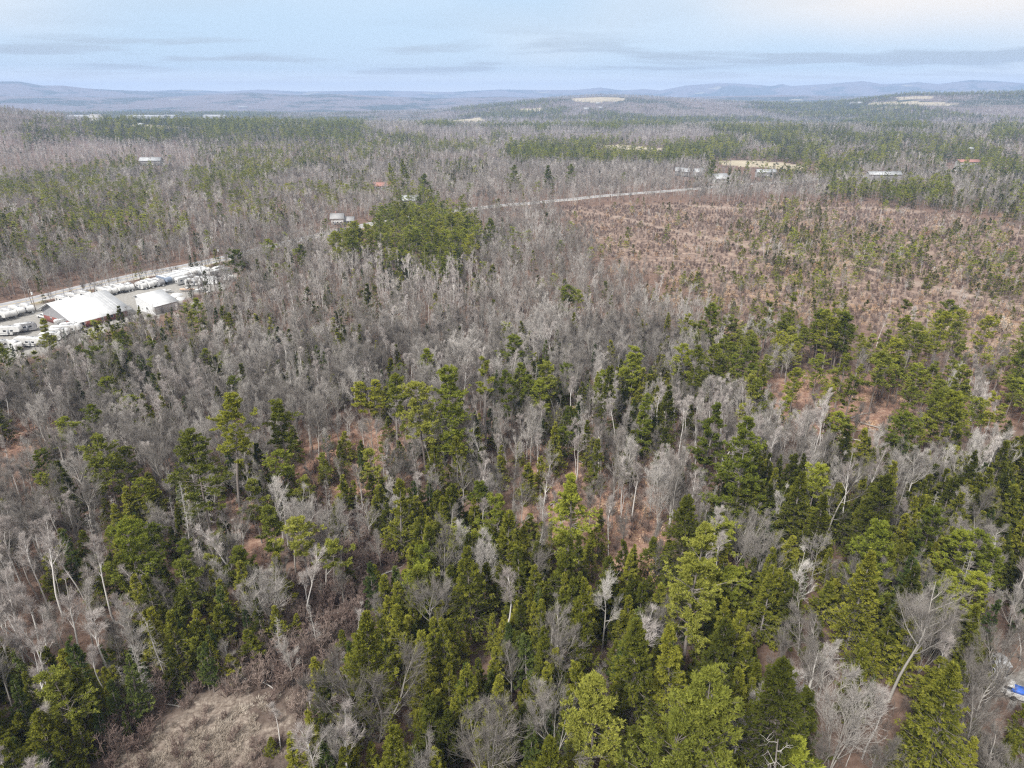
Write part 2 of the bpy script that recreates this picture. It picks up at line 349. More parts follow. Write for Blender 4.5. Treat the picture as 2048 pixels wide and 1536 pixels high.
def g_bare(h=15, style='maple', lod=0, dens=1.0):
    tr, cr = Geo(), Geo()
    if style == 'maple': nst, t0, ang, spr, k1 = 1, .25, .55, .40, 13
    elif style == 'vase': nst, t0, ang, spr, k1 = 4, .15, .42, .40, 8
    elif style == 'oak': nst, t0, ang, spr, k1 = 1, .25, .95, .52, 12
    else: nst, t0, ang, spr, k1 = 1, .50, .50, .27, 12                # slim birch / aspen
    d0 = rng.normal(0, .05 if nst == 1 else .28, (nst, 3)); d0[:, 2] = 1
    spine = grow(np.zeros((nst, 3)), d0, h*(np.ones(nst) if nst == 1 else rng.uniform(.8, 1, nst)), 8, .07, .12)
    r = (0.010*h+.02)/math.sqrt(nst)
    tubes(tr, spine, [r]*nst, [0.02]*nst, 6 if lod == 0 else 3, 0, .5)
    k1 = max(4, int(k1*dens*(1, .75, .6)[lod]))
    i1, t1, p1, d1 = sprout(spine, k1, t0, .97, ang)
    d1[:, 2] = np.abs(d1[:, 2])*.8+.12
    L1 = h*spr*(1.12-t1)**.7*rng.uniform(.6, 1.15, len(t1))
    A = grow(p1, d1, L1, 5, .085, .10)
    tubes(cr if False else tr, A, r*.5*(1.15-t1*.8), .016, 4 if lod == 0 else 3, 0, .5)
    w = (1, 1.9, 3.4)[lod]
    i2, t2, p2, d2 = sprout(A, (8, 6, 4)[lod], .2, 1.0, .55); d2[:, 2] += .22
    L2 = L1[i2]*.58*(1.15-t2*.55)*rng.uniform(.5, 1.2, len(t2))
    B = grow(p2, d2, L2, 3, .08, .08); tubes(cr, B, .020*w**.6, .010*w**.8, 3, 0, .6)
    if lod < 2:
        i3, t3, p3, d3 = sprout(B, (6, 5)[lod], .15, 1.0, .5); d3[:, 2] += .22
        L3 = L2[i3]*.62*rng.uniform(.5, 1.2, len(t3)); D = grow(p3, d3, L3, 2, .08, .06)
        tubes(cr, D, .0125*w, .0075*w, 3, 0, rng.random(len(D)).repeat(6))
        src = D
    else: src = B
    if lod == 0:
        i4, t4, p4, d4 = sprout(src, 3, .1, 1.0, .48); L4 = rng.uniform(.3, .8, len(t4)); E = grow(p4, d4, L4, 1, .04, .10)
        tubes(cr, E, .009, .005, 3, 0, .7)
    elif lod == 1:
        i4, t4, p4, d4 = sprout(src, 1, .3, 1.0, .6); d4[:, 2] += .2
        blades(cr, p4, d4, rng.uniform(.4, .9, len(p4)), [.035]*len(p4), 0, .7)
    else:
        i4, t4, p4, d4 = sprout(src, 5, .1, 1.0, .8); d4[:, 2] += .12
        blades(cr, p4, d4, rng.uniform(.8, 1.7, len(p4)), rng.uniform(.06, .13, len(p4)), 0, rng.random(len(p4)))
    return tr, cr
def g_dead(h=15, lod=0):
    """grey standing dead spruce: straight stem, many short bare side branches"""
    tr, cr = Geo(), Geo()
    spine = grow(np.zeros((1, 3)), np.array([[rng.normal(0, .05), rng.normal(0, .05), 1.]]), [h], 6, .02, .05)
    tubes(tr, spine, [.014*h], [.02], 5, 0, .6)
    n = int(85 if lod == 0 else 26); t = rng.uniform(.22, .99, n); p, _ = along(np.repeat(spine, n, 0), t); a = rng.uniform(0, 2*pi, n)
    L = 2.1*(1.1-t)**.8*rng.uniform(.4, 1.2, n)+.2
    B = grow(p, np.stack([np.cos(a), np.sin(a), rng.normal(.05, .15, n)], 1), L, 3, .12, .03)
    w = 1 if lod == 0 else 2.2; tubes(cr, B, .020*w, .010*w, 3, 0, .6)
    i, tt, q, dd = sprout(B, 5 if lod == 0 else 3, .2, 1, .8); tubes(cr, grow(q, dd, L[i]*.3+.08, 1, .1), .010*w, .007*w, 3, 0, .8)
    return tr, cr
def g_snag(h=12):
    """silvery dead pine top with a few thick crooked limbs"""
    tr, cr = Geo(), Geo()
    spine = grow(np.zeros((1, 3)), np.array([[.05, 0, 1.]]), [h], 7, .05, .02); tubes(tr, spine, [.22], [.06], 6, 0, .8)
    n = 16; t = rng.uniform(.35, .98, n); p, _ = along(np.repeat(spine, n, 0), t); a = rng.uniform(0, 2*pi, n)
    B = grow(p, np.stack([np.cos(a), np.sin(a), rng.normal(.3, .3, n)], 1), rng.uniform(1.2, 3.6, n), 5, .24, .04); tubes(cr, B, .035, .012, 4, 0, .8)
    i, tt, q, dd = sprout(B, 4, .3, 1, .9, .3); tubes(cr, grow(q, dd, rng.uniform(.4, 1.3, len(i)), 2, .25), .025, .01, 3, 0, .8)
    return tr, cr
def g_beech(h=5, lod=0):
    tr, cr = g_bare(h, 'maple', 2 if lod else 1, .7)
    n = 260 if lod == 0 else 90; a = rng.uniform(0, 2*pi, n); z = rng.uniform(.2, .98, n); rr = h*.30*np.sqrt(rng.random(n))*np.sin(np.clip(z, 0, 1)*2.6+.25)
    cl = rng.normal(0, .5, (14, 3))
    p = np.stack([np.cos(a)*rr, np.sin(a)*rr, z*h], 1)+cl[rng.integers(0, 14, n)]*.35
    s = 1 if lod == 0 else 2
    blades(cr, p, rng.normal(0, 1, (n, 3)), rng.uniform(.18, .36, n)*s, rng.uniform(.12, .24, n)*s, 1, rng.random(n))
    return tr, cr
def g_twiggy(h=3.5, stems=6, w=1.0, dens=1.0):
    """bare shrub / thicket of saplings"""
    g = Geo(); n = stems
    d = rng.normal(0, .38, (n, 3)); d[:, 2] = 1; s = np.concatenate([rng.normal(0, h*.12, (n, 2)), np.zeros((n, 1))], 1)
    A = grow(s, d, h*rng.uniform(.6, 1.05, n), 4, .12, .1); tubes(g, A, .022*w, .009*w, 3, 0, .4)
    i, t, p, dd = sprout(A, int(9*dens), .15, 1, .55); dd[:, 2] += .2; L = h*.36*(1.2-t)*rng.uniform(.6, 1.3, len(t)); B = grow(p, dd, L, 2, .14, .08); tubes(g, B, .012*w, .007*w, 3, 0, .6)
    i, t, p, dd = sprout(B, int(4*dens), .1, 1, .6); tubes(g, grow(p, dd, L[i]*.5+.08, 1, .1, .1), .009*w, .006*w, 3, 0, .8)
    return g

def joined(tc_, mats, name):
    g = Geo(); g.merge(tc_[0], 0)
    for F, m, t in tc_[1].f: g.f.append((F+g.n, m, t))
    g.v += tc_[1].v; g.n += tc_[1].n
    return g.mesh(name, mats)
def mats_for(kind, leaf=None):
    return {'pine_tree': [M['pine_bark'], M[leaf or 'pine']], 'hemlock_tree': [M['pine_bark'], M[leaf or 'hemlock']], 'fir_tree': [M['pine_bark'], M[leaf or 'fir']],
            'maple_tree': [M['bare'], M['twig']], 'birch_tree': [M['birch'], M['birch_twig']], 'dead_tree': [M['dead'], M['dead']], 'beech_sapling': [M['bare'], M['beech']]}[kind]
# one library entry: (trunk mesh, crown mesh, nominal height)
LIB = {}
def entry(key, kind, tc_, h, leaf=None):
    tr, cr = tc_; mm = mats_for(kind, leaf)
    needle = kind in ('pine_tree', 'hemlock_tree', 'fir_tree', 'beech_sapling')
    cm = mm if needle else [mm[1], mm[1]]
    LIB.setdefault(key, []).append((tr.mesh(kind+'_trunk', [mm[0]]), cr.mesh(kind+'_crown', cm), h))
def far_mats(kind, leaf=None): return mats_for(kind, leaf)

# ------------------------------------------------------------------ setting: tagging
def tag(o, label=None, cat=None, group=None, kind=None):
    if label: o['label'] = label
    if cat: o['category'] = cat
    if group: o['group'] = group
    if kind: o['kind'] = kind
    return o
def link(name, me, parent=None, loc=None, rz=0.0):
    o = bpy.data.objects.new(name, me); C.objects.link(o)
    if parent is not None: o.parent = parent
    if loc is not None: o.location = loc
    if rz: o.rotation_euler = (0, 0, rz)
    return o

# ------------------------------------------------------------------ map of the woods, read off the photo (crown positions, 64 px columns)
ROWS = [(228, "gmNPPPPPPPPNmmmmmmmmmmmmmMmmmMMm"), (276, "wwwwwmMNNMNNMNNNPPPPPPPmmmMmMmmM"), (312, "NNNNMgNNNNMmMmMmggggggMPPPmmMMmm"),
 (348, "NNNNNmNNNNNNmgggggggggggggmmmmMM"), (384, "mNNMNmgNmgggPPrrrrrcccccCCNMNMMM"), (432, "MMMmMggggggPPPPmrrrccccCCCCCCCCM"),
 (480, "MgggggggggwwPPwgrrrcccccCCCCCCCC"), (528, "gggggggmmwmmwwwwrrmrCCCCCCCcccCC"), (576, "mmmmmmmmmgmmwwwwgggmggCCCCCccccC"),
 (624, "mmmMmMMmmmmggmmgggggmppppppcpppc"), (672, "MmmMmgmmMmmmggmgMmmgmMpppppppppp"), (720, "mggggggmmmmmMggMMMMMMMpppppppppp"),
 (768, "ggggwwwgggmommmmMMMMMwwppppppppp"), (816, "ogggmggmMooommmmgMMmMwwwwwopppoo"), (864, "oggggmmMMooooommooMMmmwwwgMMMMMh"),
 (912, "gMMNMmmMmoommMmmoooowwMhhMwMMMhh"), (960, "gMMmgMmoooommhMMooooowMhhhhhMhhh"), (1008, "MMmMMmmoomsmhhhMMoooomMMhhhhMMMh"),
 (1056, "wwMMMMMoomsshhhhhMhooMhhhhmhhhMh"), (1104, "wwmMMmMMMmsshhhhhhhhhhhhhhhhhhMM"), (1152, "wwMMMyyyMssshhhhhhhhmhhhhmMhhMmM"),
 (1200, "wwMMMyyysssshhhhhhhhmhhhmMMMhmmM"), (1248, "wwdddydsssshhhhhhhhhhhhhMmhhhmmM"), (1296, "dddddddssshhmhhhhhmhhhhhmmmhhmmm"),
 (1344, "ddydddssssshmhhhhhmhhhhhhmmmhhmm"), (1392, "yyyssstttssmmhhhhhmhMhhMhhmmhhmm"), (1440, "ydssstttthhhhhmmhhhmmmmhhhMmhhhm"), (1488, "yydssttthhhhhhmmhhhmmmmhhmMmmhmm")]
ROW_Y = np.array([r[0] for r in ROWS]); ROW_C = np.array([[ord(c) for c in r[1]] for r in ROWS])
def zone(px, py):
    amp = np.clip((py-200)*.16, 9, 60)
    jx = px+(vnoise(px, py*2.5, 70, 101, 3)-.5)*150+rng.normal(0, 14, px.shape)
    jy = py+(vnoise(px, py*2.5, 60, 105, 3)-.5)*amp*1.8+rng.normal(0, 1, px.shape)*amp*.20
    r = np.clip(np.searchsorted(ROW_Y, jy, 'right')-1, 0, len(ROWS)-1); c = np.clip((jx/64).astype(int), 0, 31)
    return ROW_C[r, c]
def poly_px(pts, z=0): return np.array([at(a, b, z) for a, b in pts])
def inside(P, x, y):
    x = np.asarray(x); y = np.asarray(y); r = np.zeros(x.shape, bool); n = len(P); j = n-1
    for i in range(n):
        xi, yi = P[i]; xj, yj = P[j]
        c = ((yi > y) != (yj > y)) & (x < (xj-xi)*(y-yi)/(yj-yi+1e-12)+xi); r ^= c; j = i
    return r
def seg_dist(L, x, y):
    d = np.full(np.shape(x), 1e9)
    for (ax, ay), (bx, by) in zip(L[:-1], L[1:]):
        vx, vy = bx-ax, by-ay; t = np.clip(((x-ax)*vx+(y-ay)*vy)/(vx*vx+vy*vy), 0, 1); d = np.minimum(d, np.hypot(x-ax-t*vx, y-ay-t*vy))
    return d
ROAD = poly_px([(-420, 716), (-200, 664), (0, 614), (220, 562), (440, 519), (560, 488), (650, 466), (760, 444), (880, 425), (1020, 410), (1200, 394), (1360, 380), (1500, 368), (1650, 356), (1900, 338), (2300, 312)])
LOT = poly_px([(-260, 676), (60, 612), (250, 576), (450, 532), (474, 556), (446, 584), (400, 590), (350, 612), (330, 632), (250, 652), (170, 682), (60, 712), (-200, 745)])
TRACKS = [poly_px([(1120, 420), (1230, 434), (1330, 458), (1440, 482), (1560, 505), (1700, 530), (1840, 566), (1990, 604), (2140, 650)]),
          poly_px([(1250, 410), (1400, 412), (1560, 420), (1720, 416), (1860, 424)])]
FIELDS = [poly_px([(1435, 319), (1480, 317), (1560, 321), (1620, 332), (1590, 338), (1520, 332), (1450, 328)]),
          poly_px([(1200, 288), (1240, 287), (1330, 294), (1300, 300), (1230, 296)]),
          poly_px([(225, 276), (300, 273), (380, 276), (300, 281)]), poly_px([(560, 262), (700, 258), (710, 262), (600, 266)]),
          poly_px([(905, 234), (960, 233), (975, 238), (900, 240)])]
SLASH = poly_px([(1500, 800), (1620, 760), (1850, 850), (1800, 920), (1600, 900)])
MARSH = poly_px([(235, 1536), (270, 1470), (330, 1425), (430, 1395), (520, 1370), (610, 1400), (590, 1460), (500, 1490), (470, 1560), (460, 1700), (190, 1700)])
YARD = poly_px([(1975, 1385), (1985, 1350), (2120, 1345), (2160, 1440), (2020, 1420)])
CLEARPX = [(1120, 412), (1500, 404), (1750, 408), (2048, 450), (2250, 660), (2100, 720), (1880, 700), (1700, 640), (1470, 606), (1330, 560), (1230, 520), (1150, 460)]
CLEAR = poly_px(CLEARPX)
LEAFY = [poly_px([(640, 860), (800, 830), (880, 900), (760, 1000), (600, 1010), (560, 1110), (440, 1110), (440, 960), (540, 920)]),
         poly_px([(1060, 900), (1180, 850), (1300, 900), (1350, 1000), (1330, 1130), (1120, 1130), (1040, 1040)]),
         poly_px([(-40, 830), (80, 830), (90, 900), (-40, 900)]), poly_px([(1500, 760), (1700, 740), (2048, 740), (2100, 860), (1800, 870), (1500, 850)])]

# ------------------------------------------------------------------ ground sheet
na, nr = 900, 380
azs = np.concatenate([np.linspace(-pi, -radians(50), 60, endpoint=False), np.linspace(-radians(50), radians(50), na), np.linspace(radians(50), pi, 60)[1:]])[:-1]
rs = np.concatenate([[0.5, 8], np.geomspace(20, 900, 190), np.geomspace(910, 14600, 190)])
A_, R_ = np.meshgrid(azs, rs); X_ = R_*np.sin(A_); Y_ = R_*np.cos(A_); Z_ = height(X_, Y_)
g = Geo(); nA = len(azs); nR = len(rs)
i_, j_ = np.meshgrid(np.arange(nR-1), np.arange(nA), indexing='ij')
a0 = (i_*nA+j_).ravel(); a1 = (i_*nA+(j_+1) % nA).ravel()
g.add(np.stack([X_.ravel(), Y_.ravel(), Z_.ravel()], 1), np.stack([a0, a0+nA, a1+nA, a1], 1))
def ground_mat():
    m = bpy.data.materials.new('forest_floor'); m.use_nodes = True; t = m.node_tree; b = t.nodes['Principled BSDF']; b.inputs['Roughness'].default_value = 1; b.inputs['Specular IOR Level'].default_value = 0.05
    geo = N(t, 'ShaderNodeNewGeometry')
    def noise(scale, detail=5, rough=.6):
        n = N(t, 'ShaderNodeTexNoise'); n.inputs['Scale'].default_value = scale; n.inputs['Detail'].default_value = detail; n.inputs['Roughness'].default_value = rough
        t.links.new(geo.outputs['Position'], n.inputs['Vector']); return n.outputs['Fac']
    def att(nm): return N(t, 'ShaderNodeAttribute', attribute_name=nm).outputs['Fac']
    floor_ = ramp(t, noise(.35, 8, .7), [(.3, (.055, .038, .030)), (.5, (.10, .072, .058)), (.7, (.19, .14, .115))])
    leaf = ramp(t, noise(.8, 10, .75), [(.32, (.12, .062, .045)), (.5, (.24, .145, .108)), (.68, (.42, .30, .225))])
    brown = ramp(t, noise(.22, 10, .75), [(.34, (.11, .078, .062)), (.5, (.20, .145, .118)), (.66, (.33, .26, .205))])
    mud = ramp(t, noise(.6, 8, .7), [(.35, (.045, .035, .030)), (.6, (.12, .095, .08))])
    field = ramp(t, noise(.03, 5), [(.35, (.29, .255, .19)), (.65, (.38, .335, .25))])
    gravel = ramp(t, noise(1.1, 8), [(.35, (.20, .193, .18)), (.65, (.30, .29, .272))])
    dirt = ramp(t, noise(.5, 8), [(.35, (.25, .20, .17)), (.65, (.36, .30, .25))])
    verge = ramp(t, noise(.5, 8), [(.35, (.24, .20, .11)), (.65, (.36, .31, .19))])
    farw = noise(.0016, 6, .6); farn = noise(.012, 6, .8)
    far = mixc(t, ramp(t, vm(t, 'ADD', vm(t, 'MULTIPLY', farw, .65), vm(t, 'MULTIPLY', farn, .35)), [(.50, 0.0), (.54, 1.0)]), ramp(t, noise(.02, 8, .85), [(.35, (.085, .07, .072)), (.65, (.20, .17, .17))]), (.028, .04, .025))
    far = mixc(t, ramp(t, noise(.0011, 3), [(.66, 0.0), (.67, .8)]), far, (.30, .27, .18))
    col = mixc(t, att('leafy'), floor_, leaf)
    sedge = ramp(t, noise(1.6, 8, .75), [(.36, (.10, .078, .064)), (.5, (.20, .165, .138)), (.64, (.33, .285, .24))])
    for nm, c in (('brown', brown), ('mud', mud), ('sedge', sedge), ('far', far), ('field', field), ('verge', verge), ('gravel', gravel), ('track', dirt)):
        col = mixc(t, att(nm), col, c)
    t.links.new(col, b.inputs['Base Color'])
    bump = N(t, 'ShaderNodeBump'); bump.inputs['Strength'].default_value = .6; bump.inputs['Distance'].default_value = .3
    t.links.new(noise(1.5, 8, .7), bump.inputs['Height']); t.links.new(bump.outputs[0], b.inputs['Normal'])
    return m
gm = g.mesh('ground', ground_mat(), smooth=True)
gx, gy = X_.ravel(), Y_.ravel(); gd = np.hypot(gx, gy)
edge = (vnoise(gx, gy, 9, 77, 3)-.5)
def fattr(nm, v):
    a = gm.attributes.new(nm, 'FLOAT', 'POINT'); a.data.foreach_set('value', np.clip(v, 0, 1).astype(np.float32))
jx, jy = gx+edge*14, gy+edge*14
fattr('leafy', np.where(np.any([inside(P, jx, jy) for P in LEAFY], 0), .9, .25))
fattr('brown', np.where(inside(CLEAR, jx, jy), 1.0, 0))
lower = poly_px([(-400, 1420), (200, 1330), (420, 1290), (560, 1150), (800, 1150), (720, 1300), (640, 1450), (640, 1800), (-500, 1800)])
fattr('mud', np.where(inside(lower, jx, jy), .85, 0))
fattr('far', (gd-900)/900)
FARF = []
for P_ in ([(1140, 197), (1180, 195), (1250, 196), (1248, 202), (1190, 205), (1150, 203)], [(1740, 206), (1830, 203), (1880, 205), (1930, 209), (1860, 212), (1735, 210)], [(1790, 195), (1870, 193), (1860, 198), (1800, 200)], [(1040, 218), (1080, 216), (1090, 222), (1040, 224)]):
    Q = []
    for px, py in P_:                                   # march the ray down onto the hills
        x, y, dz = ray(px, py); s = np.geomspace(1500, 6500, 1500)/math.hypot(x, y)
        hh = height(x*s, y*s); k = np.argmax(CAM_H+dz*s < hh) if np.any(CAM_H+dz*s < hh) else len(s)-1
        Q.append((x*s[k], y*s[k]))
    FARF.append(np.array(Q))
ALLF = FIELDS+FARF
fattr('field', np.where(np.any([inside(P, gx, gy) for P in ALLF], 0), 1.0, 0))
rd = seg_dist(ROAD, gx, gy)
fattr('verge', np.where((rd < 8.0+edge*4) & inside(poly_px([(-400, 720), (0, 618), (440, 523), (520, 505), (520, 600), (-400, 800)]), gx, gy), .9, 0))
fattr('gravel', np.where(inside(LOT, gx+edge*3, gy+edge*3) | inside(YARD, gx, gy), 1.0, 0))
tr_ = np.min([seg_dist(T, gx, gy) for T in TRACKS], 0)
mn_ = (vnoise(gx, gy, 7, 91, 3)-.5)*20
fattr('sedge', np.where(inside(MARSH, gx+mn_, gy+mn_), .85, 0))
fattr('track', np.clip(1.9-np.abs(tr_+edge*1.5)/1.7, 0, 1)*.55)
ground = link('ground', gm); tag(ground, kind='structure')

# ------------------------------------------------------------------ road with painted lines
def ribbon(L, off0, off1, lift, step=4.0, dash=None):
    L = np.asarray(L); seg = np.hypot(*(L[1:]-L[:-1]).T); s = np.concatenate([[0], np.cumsum(seg)])
    u = np.arange(0, s[-1], step); px = np.interp(u, s, L[:, 0]); py = np.interp(u, s, L[:, 1])
    k = np.ones(9)/9; pad = lambda a: np.convolve(np.pad(a, 4, 'edge'), k, 'valid'); px, py = pad(px), pad(py)
    tx = np.gradient(px); ty = np.gradient(py); l = np.hypot(tx, ty); nx, ny = -ty/l, tx/l
    zc = height(px, py)
    zc = np.maximum(zc, np.maximum(height(px+nx*5.5, py+ny*5.5), height(px-nx*5.5, py-ny*5.5)))+lift
    V = np.stack([np.stack([px+nx*off0, py+ny*off0, zc], 1), np.stack([px+nx*off1, py+ny*off1, zc], 1)], 1).reshape(-1, 3)
    F = np.array([(2*i, 2*i+1, 2*i+3, 2*i+2) for i in range(len(u)-1) if dash is None or (i % dash[1]) < dash[0]])
    return V, F
g = Geo(); V, F = ribbon(ROAD, -5.0, 5.0, .12); g.add(V, F)
# shoulders drop to the ground
for a, b in ((-5.0, -7.0), (5.0, 7.0)):
    V1, F1 = ribbon(ROAD, a, b, .12); V1[1::2, 2] -= .6; g.add(V1, F1, 1)
tag(link('road', g.mesh('road', [noisy('asphalt', (.21, .21, .22), (.29, .29, .30), .25), noisy('road_shoulder', (.30, .28, .25), (.42, .39, .35), .6)])), kind='structure')
g = Geo(); 
for a, dsh in ((-4.1, None), (4.1, None)): V, F = ribbon(ROAD, a-.09, a+.09, .124, 4, dsh); g.add(V, F)
for a in (-.13, .13): V, F = ribbon(ROAD, a-.07, a+.07, .124); g.add(V, F, 1)
tag(link('road_markings', g.mesh('road_markings', [principled('white_road_paint', (.75, .75, .73)), principled('yellow_road_paint', (.62, .45, .10))])), kind='structure')
# ------------------------------------------------------------------ built things
def box(g, c, s, mi=0, rz=0.0, taper=1.0):
    cx_, cy2, cz = c; sx, sy, sz = (v/2 for v in s)
    P = np.array([(x, y, z) for z in (-sz, sz) for x, y in ((-sx, -sy), (sx, -sy), (sx, sy), (-sx, sy))], float)
    P[4:, :2] *= taper; c_, s_ = cos(rz), sin(rz)
    P[:, :2] = P[:, :2] @ np.array([[c_, s_], [-s_, c_]]); P += np.array([cx_, cy2, cz])
    g.add(P, [(0, 3, 2, 1), (4, 5, 6, 7), (0, 1, 5, 4), (1, 2, 6, 5), (2, 3, 7, 6), (3, 0, 4, 7)], mi)
def prism(g, outline, y0, y1, mi=0):
    """outline in x,z extruded along y (outline counter-clockwise seen from -y)"""
    n = len(outline); V = [(x, y0, z) for x, z in outline]+[(x, y1, z) for x, z in outline]
    cx_ = sum(p[0] for p in outline)/n; cz = sum(p[1] for p in outline)/n
    V += [(cx_, y0, cz), (cx_, y1, cz)]
    g.add(V, [(i, (i+1) % n, n+(i+1) % n, n+i) for i in range(n)], mi)
    g.add(V, [(2*n, (i+1) % n, i) for i in range(n)]+[(2*n+1, n+i, n+(i+1) % n) for i in range(n)], mi)
def drum(g, c, r, w, axis='y', mi=0, n=14):
    th = np.arange(n)*2*pi/n
    if axis == 'y': P = [(c[0]+r*cos(a), c[1]+s*w/2, c[2]+r*sin(a)) for s in (-1, 1) for a in th]; E = [(c[0], c[1]-w/2, c[2]), (c[0], c[1]+w/2, c[2])]
    else: P = [(c[0]+r*cos(a), c[1]+r*sin(a), c[2]+s*w/2) for s in (-1, 1) for a in th]; E = [(c[0], c[1], c[2]-w/2), (c[0], c[1], c[2]+w/2)]
    V = P+E; g.add(V, [(i, (i+1) % n, n+(i+1) % n, n+i) for i in range(n)], mi)
    g.add(V, [(2*n, (i+1) % n, i) for i in range(n)]+[(2*n+1, n+i, n+(i+1) % n) for i in range(n)], mi)
def empty(name, loc, rz=0):
    o = bpy.data.objects.new(name, None); C.objects.link(o); o.location = loc; o.rotation_euler = (0, 0, rz); o.empty_display_size = .5; return o
def part(name, g, mats, parent, loc=None): return link(name, g.mesh(name, mats), parent, loc)
def copy_tree(o, parent=None):
    c = o.copy(); C.objects.link(c); c.parent = parent
    for ch in o.children: copy_tree(ch, c)
    return c
WHITE = noisy('white_gelcoat', (.46, .46, .455), (.58, .58, .575), 1.2, .45); TRIM = principled('grey_trim', (.22, .23, .25), .5)
GLASS = principled('dark_glass', (.03, .035, .045), .12); TYRE = principled('tyre_rubber', (.03, .03, .03), .8); STEEL = principled('galvanised_steel', (.42, .43, .44), .5, .4)
RED = noisy('red_siding', (.15, .050, .044), (.22, .075, .062), 3); GREYW = noisy('grey_siding', (.20, .20, .21), (.27, .27, .28), 1.5)
METAL = noisy('white_metal_roof', (.48, .49, .50), (.62, .63, .64), .35, .5); SHINGLE = noisy('grey_shingles', (.23, .23, .235), (.33, .33, .33), 3)
CLAP = noisy('white_clapboard', (.66, .66, .65), (.78, .78, .77), 1.5); POLE = noisy('weathered_pole', (.20, .165, .135), (.32, .28, .24), 2)
BLUEG = noisy('blue_grey_siding', (.16, .20, .27), (.24, .28, .35), 1.5); TARP = noisy('tan_tarp', (.42, .30, .22), (.55, .42, .33), 2); BLUE = principled('blue_tarp', (.03, .12, .50), .5)
FMETAL = noisy('weathered_metal_roof', (.27, .28, .29), (.38, .39, .40), .4, .6); FWALL = noisy('far_siding', (.26, .26, .255), (.36, .36, .355), .6)  # duller greys for roofs and walls of the far buildings
COVER = noisy('pale_storage_cover', (.48, .49, .50), (.60, .61, .62), 2, .8); RUST = noisy('red_roofing', (.26, .13, .105), (.34, .18, .15), 2)

def make_trailer(kind, bodym, stripe=True):
    """x = length, hitch towards +x"""
    root = empty('travel_trailer', (0, 0, 0)); b = Geo(); L = {'travel': 7.2, 'fifth': 9.6, 'small': 5.4, 'covered': 7.6}[kind]; W = 2.45; z0, z1 = .62, 3.05
    if kind == 'fifth': o = [(-L/2, z0), (L/2-2.6, z0), (L/2-2.5, 1.5), (L/2-.25, 1.6), (L/2, 2.1), (L/2-.25, z1+.15), (L/2-1.1, z1+.35), (-L/2+.2, z1+.3), (-L/2, z1)]
    elif kind == 'covered': o = [(-L/2, .25), (L/2, .25), (L/2+.15, 1.6), (L/2-.1, 2.7), (L/2-.9, z1+.1), (-L/2+.9, z1+.1), (-L/2-.05, 2.7)]
    else: o = [(-L/2, z0), (L/2-.7, z0), (L/2, 1.15), (L/2-.08, 2.0), (L/2-.7, z1-.05), (L/2-1.4, z1), (-L/2+.3, z1), (-L/2, z1-.25)]
    prism(b, o, -W/2, W/2); part('body', b, [bodym], root)
    r = Geo(); box(r, (-.4, 0, (z1+.18 if kind != 'fifth' else z1+.36)), (L*.72, W*.82, .06)); part('roof', r, [METAL if kind != 'covered' else COVER], root)
    if kind == 'covered':
        for x in (-2.2, 0, 2.2): s = Geo(); box(s, (x, 0, z1+.24), (.10, W*.9, .05)); part('strap', s, [TRIM], root)
    else:
        for x in (-1.3, 1.2): v = Geo(); box(v, (x, .2, z1+(.32 if kind != 'fifth' else .50)), (.75, .6, .22), taper=.85); part('roof_vent', v, [TRIM if x > 0 else WHITE], root)
        for sd in (-1, 1):
            for x in ([-L*.32, -L*.02, L*.22] if kind != 'small' else [-L*.22, L*.12]):
                f = Geo(); box(f, (x, sd*(W/2+.015), 2.05), (.95, .05, .62)); part('window', f, [GLASS], root)
            if stripe: s = Geo(); box(s, (-.5, sd*(W/2+.012), 1.25), (L*.72, .03, .16)); part('stripe', s, [TRIM], root)
        d = Geo(); box(d, (L*.10, -W/2-.02, 1.65), (.65, .05, 1.8)); part('door', d, [TRIM], root)
        w = Geo(); box(w, (-L/2-.02, 0, 2.1), (.05, 1.1, .6)); part('rear_window', w, [GLASS], root)
    for sd in (-1, 1):
        for x in (-.9, .05) if L > 6 else (-.4,):
            t = Geo(); drum(t, (x, sd*(W/2-.12), .36), .36, .24); part('wheel', t, [TYRE], root)
    a = Geo()
    if kind != 'fifth': box(a, (L/2+.45, .22, .55), (1.3, .10, .12), rz=-.30); box(a, (L/2+.45, -.22, .55), (1.3, .10, .12), rz=.30); drum(a, (L/2+.4, 0, .75), .16, .45, 'z')
    else: box(a, (L/2-1.3, .5, .9), (.15, .15, 1.1)); box(a, (L/2-1.3, -.5, .9), (.15, .15, 1.1)); box(a, (L/2-1.3, 0, .7), (.12, .86, .12))
    part('hitch', a, [STEEL], root)
    return root
def make_pickup(m):
    root = empty('pickup_truck', (0, 0, 0)); b = Geo(); prism(b, [(-2.7, .45), (2.6, .45), (2.7, .8), (2.55, 1.1), (1.2, 1.2), (-2.7, 1.2)], -.95, .95); part('body', b, [m], root)
    c = Geo(); prism(c, [(-.75, 1.2), (1.25, 1.2), (.6, 1.82), (-.55, 1.85)], -.85, .85); part('cab', c, [m], root)
    w = Geo(); prism(w, [(-.60, 1.24), (1.02, 1.24), (.52, 1.72), (-.48, 1.74)], -.87, .87); part('window', w, [GLASS], root)
    k = Geo(); box(k, (-1.75, 0, 1.21), (1.7, 1.5, .06)); part('cargo_bed', k, [TRIM], root)
    for x in (-1.7, 1.75):
        for s in (-1, 1): t = Geo(); drum(t, (x, s*.88, .4), .4, .26); part('wheel', t, [TYRE], root)
    for s in (-1, 1): h = Geo(); box(h, (2.68, s*.7, .82), (.08, .3, .18)); part('headlight', h, [WHITE], root)
    return root
RU = np.array([.534, .845]); RP = np.array([.845, -.534]); RANG = atan2(RU[1], RU[0])
def put(o, xy, rz, label, cat, group=None):
    o.location = (xy[0], xy[1], hz(*xy)); o.rotation_euler = (0, 0, rz); tag(o, label, cat, group); return o
